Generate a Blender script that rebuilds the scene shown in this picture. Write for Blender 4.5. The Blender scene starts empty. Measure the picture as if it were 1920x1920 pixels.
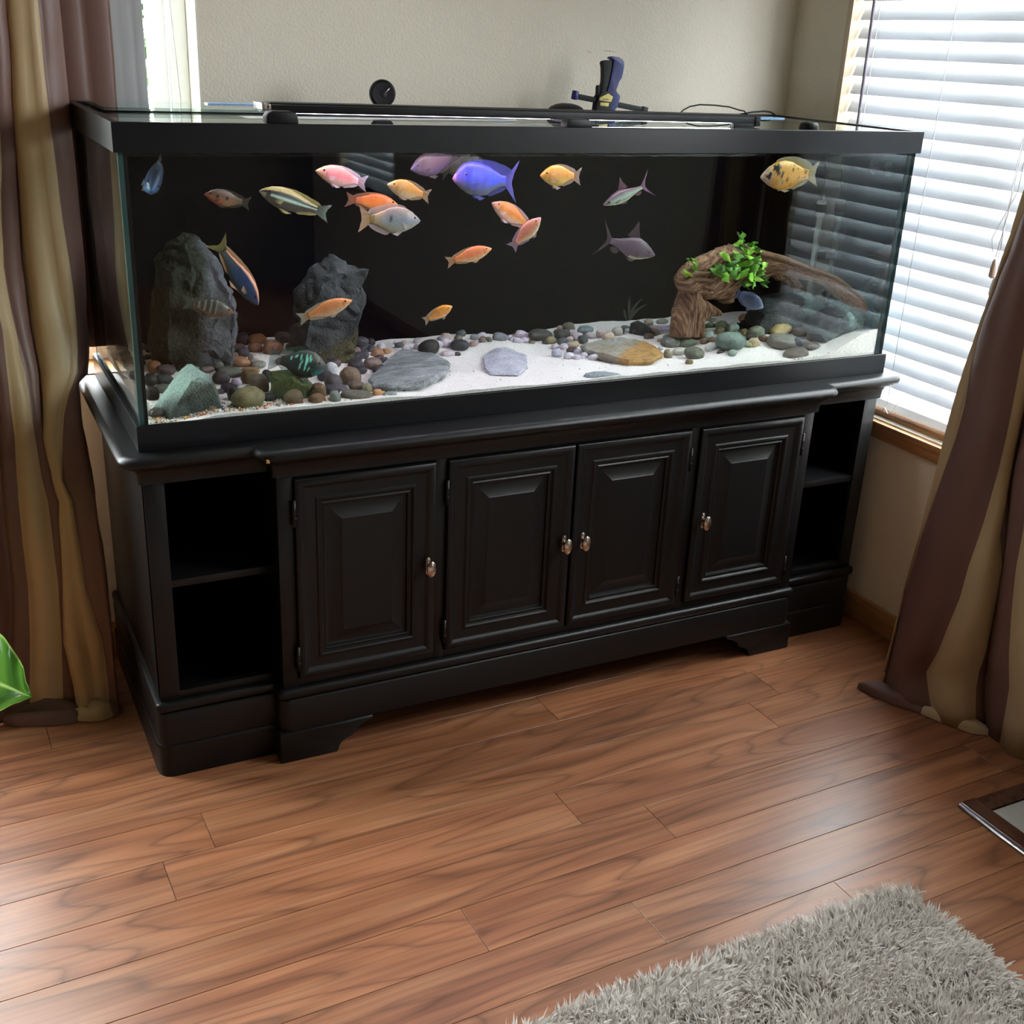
import bpy, bmesh, math, random
import numpy as np
from mathutils import Vector, Matrix, noise
random.seed(11)
S = bpy.context.scene
COL = S.collection

# ------------------------------------------------------------------ camera, world, exposure
cam_d = bpy.data.cameras.new('camera')
cam_d.sensor_fit = 'HORIZONTAL'; cam_d.sensor_width = 36.0
cam_d.lens = 36.0 * 2147.92 / 1920.0
cam_d.clip_start = 0.05
cam = bpy.data.objects.new('camera', cam_d); COL.objects.link(cam)
def set_cam(loc, yaw, pitch, roll):
    cy, sy, cp, sp, cr, sr = math.cos(yaw), math.sin(yaw), math.cos(pitch), math.sin(pitch), math.cos(roll), math.sin(roll)
    f = Vector((sy*cp, cy*cp, sp)); r = Vector((cy, -sy, 0)); u = r.cross(f)
    r2 = r*cr + u*sr; u2 = u*cr - r*sr
    M = Matrix((r2, u2, -f)).transposed().to_4x4(); M.translation = Vector(loc)
    cam.matrix_world = M
set_cam((-0.3049, -2.1072, 1.4582), 0.47974, -0.38846, 0.04725)
S.camera = cam
S.view_settings.view_transform = 'Standard'
S.view_settings.look = 'None'
S.view_settings.gamma = 1.0
S.view_settings.use_curve_mapping = False
S.view_settings.exposure = 0.92
S.cycles.use_denoising = True
S.cycles.max_bounces = 10
S.cycles.diffuse_bounces = 5
S.cycles.glossy_bounces = 5
S.cycles.transparent_max_bounces = 24
S.cycles.sample_clamp_indirect = 6.0
S.cycles.caustics_reflective = False
S.cycles.caustics_refractive = False

W = bpy.data.worlds.new('overcast_sky'); S.world = W; W.use_nodes = True
nt = W.node_tree; nt.nodes.clear()
o_ = nt.nodes.new('ShaderNodeOutputWorld'); bg = nt.nodes.new('ShaderNodeBackground')
tc = nt.nodes.new('ShaderNodeTexCoord'); sx = nt.nodes.new('ShaderNodeSeparateXYZ'); cr_ = nt.nodes.new('ShaderNodeValToRGB')
mr = nt.nodes.new('ShaderNodeMapRange'); mr.inputs[1].default_value = -1; mr.inputs[2].default_value = 1
nt.links.new(tc.outputs['Generated'], sx.inputs[0]); nt.links.new(sx.outputs[2], mr.inputs[0]); nt.links.new(mr.outputs[0], cr_.inputs[0])
e = cr_.color_ramp.elements
e[0].position = 0.44; e[0].color = (0.24, 0.24, 0.22, 1)
e[1].position = 0.53; e[1].color = (0.93, 0.96, 1.0, 1)
nt.links.new(cr_.outputs[0], bg.inputs[0]); nt.links.new(bg.outputs[0], o_.inputs[0])
SKY = 18.0
bg.inputs[1].default_value = SKY
def portal(name, loc, rot, sx_, sy_):
    d = bpy.data.lights.new(name, 'AREA'); d.shape = 'RECTANGLE'; d.size = sx_; d.size_y = sy_
    d.cycles.is_portal = True
    o = bpy.data.objects.new(name, d); o.location = loc; o.rotation_euler = rot; COL.objects.link(o)
RX = 1.904; BY = 0.595; LX = -3.0; FY = -5.0; CZ = 2.44
H = math.pi/2
portal('daylight_window_one', (RX+.14, -.11, 1.32), (0, H, 0), 1.48, 1.02)
portal('daylight_window_two', (-.61, BY+.13, 1.425), (-H, 0, 0), 1.78, 1.45)
portal('daylight_window_three', (RX+.14, -4.05, 1.36), (0, H, 0), 1.38, .9)
portal('daylight_added_window', (RX+.14, -1.20, 1.75), (0, H, 0), .95, .90)  # portal of the added, unseen opening

# ------------------------------------------------------------------ measured places (metres)
FISH_AT={
 'blue_left':((0.0917,0.2000,1.1682),(0.1339,0.3400,1.2134)),
 'red_jewel':((0.2131,0.3000,1.1480),(0.3078,0.3000,1.1264)),
 'striped':((0.2889,0.1600,1.1706),(0.4388,0.1800,1.1201)),
 'pink':((0.4032,0.1600,1.2079),(0.5262,0.2000,1.1765)),
 'gold_a':((0.5492,0.1500,1.1812),(0.6540,0.1700,1.1529)),
 'orange_back':((0.6192,0.2700,1.1238),(0.4990,0.2700,1.1380)),
 'silver_gold':((0.6348,0.1800,1.1027),(0.4967,0.1800,1.1103)),
 'pale_top':((0.6360,0.2400,1.2002),(0.7630,0.2600,1.2264)),
 'olive':((0.8415,0.3200,1.2114),(0.7306,0.3000,1.1910)),
 'big_blue':((0.7162,0.2000,1.1856),(0.8844,0.2200,1.1751)),
 'gold_b':((0.9101,0.1700,1.1941),(1.0202,0.1800,1.1900)),
 'orange_c':((0.8197,0.2200,1.1315),(0.9260,0.2200,1.0735)),
 'peach':((0.9115,0.1600,1.1060),(0.8604,0.2000,1.0316)),
 'orange_d':((0.7995,0.1700,1.0410),(0.6988,0.1900,1.0102)),
 'orange_e':((0.4687,0.1400,0.9516),(0.3571,0.1600,0.9128)),
 'orange_small':((0.7132,0.1800,0.9171),(0.6525,0.2000,0.8820)),
 'shark_a':((1.1291,0.2600,1.1161),(1.2487,0.2400,1.1681)),
 'shark_b':((1.2597,0.2200,1.0018),(1.1163,0.2600,1.0439)),
 'spotted':((1.4923,0.1500,1.1887),(1.6700,0.1500,1.1949)),
 'small_blue':((1.5585,0.1600,0.8697),(1.4943,0.2000,0.9026)),
 'diver':((0.3035,0.2600,0.9256),(0.2243,0.2800,1.0638)),
 'banded':((0.2465,0.2400,0.9174),(0.1443,0.2400,0.9452)),
 'green':((0.3976,0.0900,0.8265),(0.2795,0.1000,0.8532)),
}
ROCK_AT={
 'tall_left':(0.360,0.120,[(0.1158,1.0141),(0.1381,1.0395),(0.1581,1.0640),(0.1781,1.0699),(0.1972,1.0618),(0.2249,1.0444),(0.2505,0.9989),(0.2727,0.9433),(0.2803,0.9081),(0.2836,0.8551),(0.2651,0.8350),(0.2607,0.7935),(0.1795,0.7902),(0.0950,0.8039),(0.0936,0.8295),(0.1072,0.9256)]),
 'tall_mid':(0.360,0.120,[(0.4923,1.0093),(0.4713,0.9996),(0.4441,0.9784),(0.4187,0.9361),(0.4049,0.8773),(0.3892,0.8033),(0.4536,0.7513),(0.5106,0.7378),(0.5381,0.7773),(0.5604,0.8222),(0.5470,0.9055),(0.5239,0.9727),(0.5081,0.9970)]),
 'wedge':(0.100,0.100,[(0.0463,0.7694),(0.1141,0.8426),(0.1360,0.8494),(0.1616,0.8290),(0.1928,0.7616),(0.1823,0.7426),(0.0800,0.7442),(0.0584,0.7551)]),
 'mossy':(0.120,0.090,[(0.2858,0.8143),(0.3125,0.8211),(0.3379,0.8122),(0.3636,0.8044),(0.3915,0.7769),(0.4035,0.7399),(0.3528,0.7401),(0.2824,0.7538)]),
 'black':(0.360,0.080,[(1.2955,0.7682),(1.3034,0.8041),(1.3242,0.8070),(1.3489,0.7900),(1.3837,0.7750),(1.3752,0.7456),(1.3037,0.7507)]),
 'purple':(0.350,0.050,[(1.3418,0.7970),(1.4152,0.7923),(1.4068,0.7630),(1.3743,0.7395),(1.3514,0.7526)]),
 'big_slate':(0.220,0.080,[(1.5570,0.8182),(1.5688,0.8522),(1.6032,0.8833),(1.6799,0.8904),(1.7533,0.8853),(1.8093,0.8554),(1.8394,0.8222),(1.8000,0.7783),(1.6890,0.7743),(1.5726,0.7935)]),
 'right_slate':(0.110,0.080,[(1.6659,0.8100),(1.6928,0.8330),(1.7423,0.8575),(1.7839,0.8881),(1.8639,0.8573),(1.8788,0.8043),(1.7876,0.7709),(1.7176,0.7843)]),
}
SLAB_AT={
 'slate_left':[(0.5019,0.1440),(0.5482,0.2140),(0.6348,0.3420),(0.6807,0.3740),(0.7316,0.3320),(0.7403,0.2420),(0.6840,0.1340),(0.6315,0.0880),(0.5904,0.0540),(0.5253,0.0560),(0.4974,0.0920)],
 'slate_mid':[(0.8509,0.3040),(0.7989,0.1880),(0.7870,0.1320),(0.8418,0.1000),(0.8996,0.1600),(0.9492,0.2640),(0.9388,0.3620),(0.8872,0.3480)],
 'slab_tan':[(1.1066,0.2880),(1.1589,0.3000),(1.2219,0.2840),(1.2786,0.2360),(1.2612,0.1420),(1.1936,0.0880),(1.1269,0.0900),(1.1145,0.1340),(1.0898,0.2220)],
}
PEBBLES=[
 (0.0919,0.3100,0.7961,0.0149,0.0131,'8a5a38'),
 (0.1126,0.3000,0.7913,0.0202,0.0107,'5a4c4c'),
 (0.1638,0.3160,0.7969,0.0300,0.0120,'3c3a3c'),
 (0.1021,0.2660,0.7805,0.0187,0.0105,'3a4444'),
 (0.0739,0.2640,0.7824,0.0129,0.0129,'23282c'),
 (0.0630,0.1900,0.7746,0.0138,0.0149,'262b2e'),
 (0.1680,0.2960,0.7889,0.0154,0.0083,'6a7a78'),
 (0.1955,0.2940,0.7872,0.0166,0.0071,'7a6a6a'),
 (0.2210,0.3000,0.7941,0.0156,0.0132,'777b7b'),
 (0.2393,0.2740,0.7830,0.0273,0.0107,'5f655c'),
 (0.2164,0.2500,0.7785,0.0176,0.0129,'45424a'),
 (0.2426,0.2300,0.7712,0.0105,0.0094,'cfc0dc'),
 (0.2163,0.2000,0.7703,0.0139,0.0104,'2b2840'),
 (0.2760,0.2440,0.7774,0.0201,0.0142,'6e5a40'),
 (0.2779,0.1780,0.7789,0.0199,0.0199,'6f6a58'),
 (0.2269,0.0700,0.7858,0.0325,0.0202,'7d7650'),
 (0.1554,0.0720,0.7745,0.0153,0.0066,'8c8c70'),
 (0.2112,0.1280,0.7796,0.0114,0.0171,'24292c'),
 (0.2749,0.0940,0.7744,0.0157,0.0078,'2c2f36'),
 (0.3220,0.4900,0.7966,0.0167,0.0142,'3c3742'),
 (0.3532,0.4760,0.7965,0.0209,0.0131,'9a6845'),
 (0.3259,0.3860,0.8003,0.0163,0.0113,'8f6654'),
 (0.3577,0.3600,0.8056,0.0214,0.0164,'9a7058'),
 (0.2873,0.3520,0.8019,0.0161,0.0111,'45424c'),
 (0.2712,0.3080,0.7940,0.0217,0.0108,'a87a5c'),
 (0.3027,0.3120,0.7964,0.0133,0.0121,'bdb5ae'),
 (0.3081,0.2940,0.7875,0.0156,0.0084,'989a92'),
 (0.2585,0.3180,0.7924,0.0157,0.0060,'7d6f62'),
 (0.2855,0.2800,0.7812,0.0203,0.0048,'9a7858'),
 (0.2619,0.3400,0.7985,0.0134,0.0085,'6d5a5c'),
 (0.3100,0.2380,0.7761,0.0106,0.0142,'1c2620'),
 (0.0362,0.0860,0.7756,0.0055,0.0131,'dfe4e2'),
 (0.0500,0.0760,0.7708,0.0119,0.0087,'4c463f'),
 (0.3141,0.0540,0.7822,0.0190,0.0145,'6b5a40'),
 (0.4745,0.1720,0.7799,0.0227,0.0203,'7d6656'),
 (0.4714,0.1220,0.7738,0.0197,0.0093,'6c5c50'),
 (0.4291,0.1500,0.7780,0.0188,0.0165,'5a5258'),
 (0.4086,0.1020,0.7758,0.0171,0.0103,'35353f'),
 (0.4341,0.1160,0.7730,0.0149,0.0080,'55505a'),
 (0.3961,0.0398,0.7786,0.0111,0.0133,'7d857f'),
 (0.4523,0.0577,0.7694,0.0367,0.0134,'656558'),
 (0.4858,0.0960,0.7751,0.0103,0.0092,'8d8a72'),
 (0.4928,0.0540,0.7758,0.0113,0.0068,'d8a070'),
 (0.5148,0.0437,0.7710,0.0168,0.0067,'8b9a98'),
 (0.4559,0.2460,0.7785,0.0132,0.0145,'dcdfe8'),
 (0.3730,0.0760,0.7829,0.0148,0.0171,'6a5138'),
 (0.3593,0.0436,0.7776,0.0166,0.0111,'7c5a38'),
 (0.5626,0.2740,0.7761,0.0210,0.0124,'8a7670'),
 (0.5246,0.2420,0.7703,0.0133,0.0073,'46424c'),
 (0.5201,0.2680,0.7785,0.0183,0.0110,'45434c'),
 (0.5598,0.3300,0.7807,0.0140,0.0102,'504c58'),
 (0.6177,0.3920,0.7659,0.0156,0.0117,'b48768'),
 (0.6487,0.4140,0.7620,0.0118,0.0065,'c89a70'),
 (0.6532,0.4660,0.7607,0.0106,0.0080,'d8d0d8'),
 (0.6241,0.4500,0.7602,0.0119,0.0093,'5e5c66'),
 (0.5899,0.4260,0.7686,0.0119,0.0106,'3c3a48'),
 (0.6056,0.4700,0.7763,0.0159,0.0106,'57525a'),
 (0.6468,0.5200,0.7588,0.0106,0.0106,'34343c'),
 (0.6972,0.4020,0.7692,0.0144,0.0079,'d8d4e0'),
 (0.3521,0.0427,0.7674,0.0152,0.0076,'d6dce6'),
 (0.7228,0.4040,0.7708,0.0079,0.0092,'dcd6e2'),
 (0.7391,0.3700,0.7753,0.0263,0.0184,'3c3c3c'),
 (0.7721,0.4020,0.7717,0.0146,0.0106,'d6cedd'),
 (0.7977,0.4060,0.7728,0.0147,0.0121,'d8cfdd'),
 (0.8255,0.3820,0.7727,0.0226,0.0133,'3f3f46'),
 (0.7789,0.3460,0.7639,0.0182,0.0078,'d8ccd6'),
 (0.8009,0.3420,0.7620,0.0091,0.0052,'46444a'),
 (0.8719,0.4020,0.7685,0.0121,0.0067,'b8a09a'),
 (0.9064,0.4260,0.7684,0.0095,0.0068,'7d7470'),
 (0.9280,0.4280,0.7664,0.0068,0.0055,'6a6868'),
 (0.9670,0.4500,0.7667,0.0196,0.0112,'8c9098'),
 (1.0484,0.4900,0.7573,0.0171,0.0114,'dccfe0'),
 (1.0021,0.4500,0.7588,0.0111,0.0056,'cfc8d6'),
 (1.0266,0.4320,0.7586,0.0125,0.0070,'d6c8de'),
 (1.0877,0.4580,0.7621,0.0355,0.0142,'4a4a48'),
 (1.0879,0.4000,0.7619,0.0153,0.0097,'8d8466'),
 (1.0765,0.4040,0.7576,0.0111,0.0055,'4c4c50'),
 (1.1831,0.4800,0.7705,0.0174,0.0130,'7a7464'),
 (1.1322,0.4220,0.7676,0.0212,0.0127,'4a4e48'),
 (1.2079,0.4360,0.7733,0.0229,0.0100,'8a9ea2'),
 (1.1574,0.3860,0.7701,0.0154,0.0098,'cfc2cc'),
 (1.1478,0.3420,0.7729,0.0138,0.0110,'4c5658'),
 (1.1881,0.3740,0.7736,0.0126,0.0084,'c4bcc0'),
 (1.2123,0.3620,0.7790,0.0141,0.0112,'cdbcba'),
 (1.2112,0.3260,0.7806,0.0167,0.0111,'d8c4ae'),
 (1.2561,0.3560,0.7830,0.0142,0.0128,'d2cfc6'),
 (1.3181,0.4160,0.7750,0.0116,0.0072,'76807f'),
 (1.3097,0.3840,0.7758,0.0114,0.0057,'d4d8de'),
 (1.1061,0.3740,0.7641,0.0152,0.0083,'5e6468'),
 (1.1332,0.3840,0.7653,0.0097,0.0069,'d6c4c4'),
 (1.1138,0.3300,0.7659,0.0150,0.0068,'cfc0a0'),
 (1.0831,0.3240,0.7642,0.0108,0.0081,'dcd4e2'),
 (1.0678,0.3400,0.7614,0.0095,0.0068,'d8d0e0'),
 (1.0846,0.2860,0.7653,0.0147,0.0067,'5a4e52'),
 (1.0887,0.2640,0.7664,0.0093,0.0067,'d0ccd8'),
 (1.0409,0.2240,0.7681,0.0131,0.0092,'dcd8e6'),
 (1.0555,0.2080,0.7671,0.0104,0.0065,'d6d0e0'),
 (1.0765,0.2140,0.7679,0.0118,0.0079,'d6d2e2'),
 (1.0930,0.1940,0.7690,0.0131,0.0078,'e0dcea'),
 (1.1157,0.1920,0.7678,0.0085,0.0059,'8c5a44'),
 (1.0307,0.2640,0.7668,0.0133,0.0106,'c4c6da'),
 (1.4291,0.4740,0.7722,0.0135,0.0075,'b0a898'),
 (1.4645,0.4620,0.7726,0.0180,0.0075,'94928c'),
 (1.2978,0.2160,0.7709,0.0068,0.0054,'c8ccc8'),
 (1.2743,0.1480,0.7747,0.0094,0.0121,'a09a84'),
 (1.3307,0.2380,0.7781,0.0166,0.0110,'6c726e'),
 (1.3424,0.2340,0.7783,0.0235,0.0125,'8a9088'),
 (1.3793,0.2240,0.7781,0.0263,0.0111,'7d8a78'),
 (1.3293,0.1800,0.7706,0.0177,0.0082,'d4d4cc'),
 (1.2765,0.1440,0.7729,0.0080,0.0094,'a39a84'),
 (1.3370,0.1260,0.7781,0.0271,0.0149,'6e7262'),
 (1.2817,0.0680,0.7747,0.0104,0.0065,'8c7a58'),
 (1.4059,0.1540,0.7809,0.0191,0.0109,'e6ece8'),
 (1.4425,0.2240,0.7957,0.0154,0.0112,'b8cec4'),
 (1.4620,0.3000,0.8020,0.0179,0.0179,'7d9488'),
 (1.4442,0.1300,0.7988,0.0399,0.0220,'7b9088'),
 (1.5224,0.2300,0.8043,0.0200,0.0129,'95a8a0'),
 (1.4844,0.2300,0.7998,0.0113,0.0071,'8c7450'),
 (1.6986,0.4040,0.7800,0.0156,0.0125,'8f6a4c'),
 (1.5819,0.2460,0.8066,0.0197,0.0136,'6b7066'),
 (1.6166,0.2460,0.8058,0.0121,0.0121,'9aa07c'),
 (1.5383,0.1960,0.7986,0.0099,0.0099,'8d8c64'),
 (1.5674,0.1860,0.8017,0.0215,0.0143,'8a9680'),
 (1.6424,0.1880,0.8047,0.0363,0.0174,'cbb87a'),
 (1.5144,0.1240,0.7925,0.0166,0.0111,'c8b898'),
 (1.5580,0.1420,0.7947,0.0140,0.0084,'7d6654'),
 (1.5851,0.1100,0.7936,0.0352,0.0169,'7a7a70'),
 (1.6761,0.1480,0.8033,0.0202,0.0115,'6a5a50'),
 (1.6489,0.1080,0.7896,0.0184,0.0114,'45434a'),
 (1.6852,0.1120,0.7986,0.0129,0.0114,'8a6a60'),
 (1.6611,0.0800,0.7831,0.0240,0.0099,'54493c'),
 (1.5928,0.0552,0.7738,0.0332,0.0180,'5f564e'),
 (1.4124,0.1220,0.7761,0.0108,0.0041,'4a4e4e'),
 (1.4283,0.0960,0.7787,0.0121,0.0081,'9ab0a4'),
 (1.4171,0.2000,0.7839,0.0125,0.0083,'7d6a54'),
 (1.5284,0.1540,0.7967,0.0140,0.0084,'4a463e'),
]
WOOD=[
 ((1.3702,0.3000,0.7786),(1.4870,0.3000,0.7650)),
 ((1.3721,0.3000,0.8050),(1.4729,0.3000,0.7957)),
 ((1.3747,0.2900,0.8374),(1.4962,0.2900,0.8218)),
 ((1.3796,0.2800,0.8775),(1.5041,0.2800,0.8472)),
 ((1.3768,0.2700,0.9254),(1.5097,0.2700,0.8643)),
 ((1.3847,0.2600,0.9627),(1.5204,0.2600,0.8795)),
 ((1.4224,0.2500,0.9907),(1.5243,0.2500,0.8951)),
 ((1.4909,0.2350,1.0158),(1.5321,0.2350,0.9140)),
 ((1.5439,0.2150,1.0121),(1.5864,0.2150,0.9329)),
 ((1.6125,0.1900,0.9940),(1.6365,0.1900,0.9422)),
 ((1.6560,0.1650,0.9781),(1.6688,0.1650,0.9346)),
 ((1.7076,0.1350,0.9614),(1.7109,0.1350,0.9249)),
 ((1.7446,0.1100,0.9443),(1.7429,0.1100,0.8998)),
 ((1.7784,0.0850,0.9179),(1.7700,0.0850,0.8817)),
 ((1.8014,0.0680,0.8944),(1.7807,0.0680,0.8752)),
 ((1.8093,0.0600,0.8725),(1.7937,0.0600,0.8625)),
]
LEAVES=[(1.4745,0.1950,1.0474,0.0128),(1.4703,0.1950,1.0321,0.0107),(1.4835,0.1950,1.0187,0.0128),(1.5100,0.1950,1.0269,0.0128),(1.5286,0.1950,1.0120,0.0150),(1.5047,0.1950,1.0076,0.0150),(1.5348,0.1950,0.9934,0.0128),(1.4331,0.1950,0.9997,0.0193),(1.4547,0.1950,0.9833,0.0214),(1.4290,0.1950,0.9713,0.0214),(1.4735,0.1950,0.9983,0.0193),(1.4926,0.1950,0.9792,0.0214),(1.5156,0.1950,0.9678,0.0193),(1.5194,0.1950,0.9861,0.0171),(1.5512,0.1950,0.9730,0.0171),(1.5505,0.1950,0.9557,0.0150),(1.5635,0.1950,0.9364,0.0150),(1.5396,0.1950,0.9402,0.0171),(1.5153,0.1950,0.9479,0.0214),(1.4878,0.1950,0.9557,0.0214),(1.4633,0.1950,0.9568,0.0214),(1.4398,0.1950,0.9512,0.0214),(1.4191,0.1950,0.9613,0.0171),(1.5083,0.1950,0.9283,0.0150),(1.5283,0.1950,0.9273,0.0128),(1.5619,0.1950,0.9257,0.0107),(1.4695,0.1950,0.9697,0.0193),(1.5013,0.1950,0.9972,0.0150),(1.5284,0.1950,0.9699,0.0150),(1.4504,0.1950,0.9678,0.0193)]
LEAVES2=[(1.3624,0.2300,0.9885,0.0096),(1.3717,0.2300,0.9778,0.0128),(1.3682,0.2300,0.9675,0.0096),(1.3509,0.2300,0.9539,0.0118)]
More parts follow.
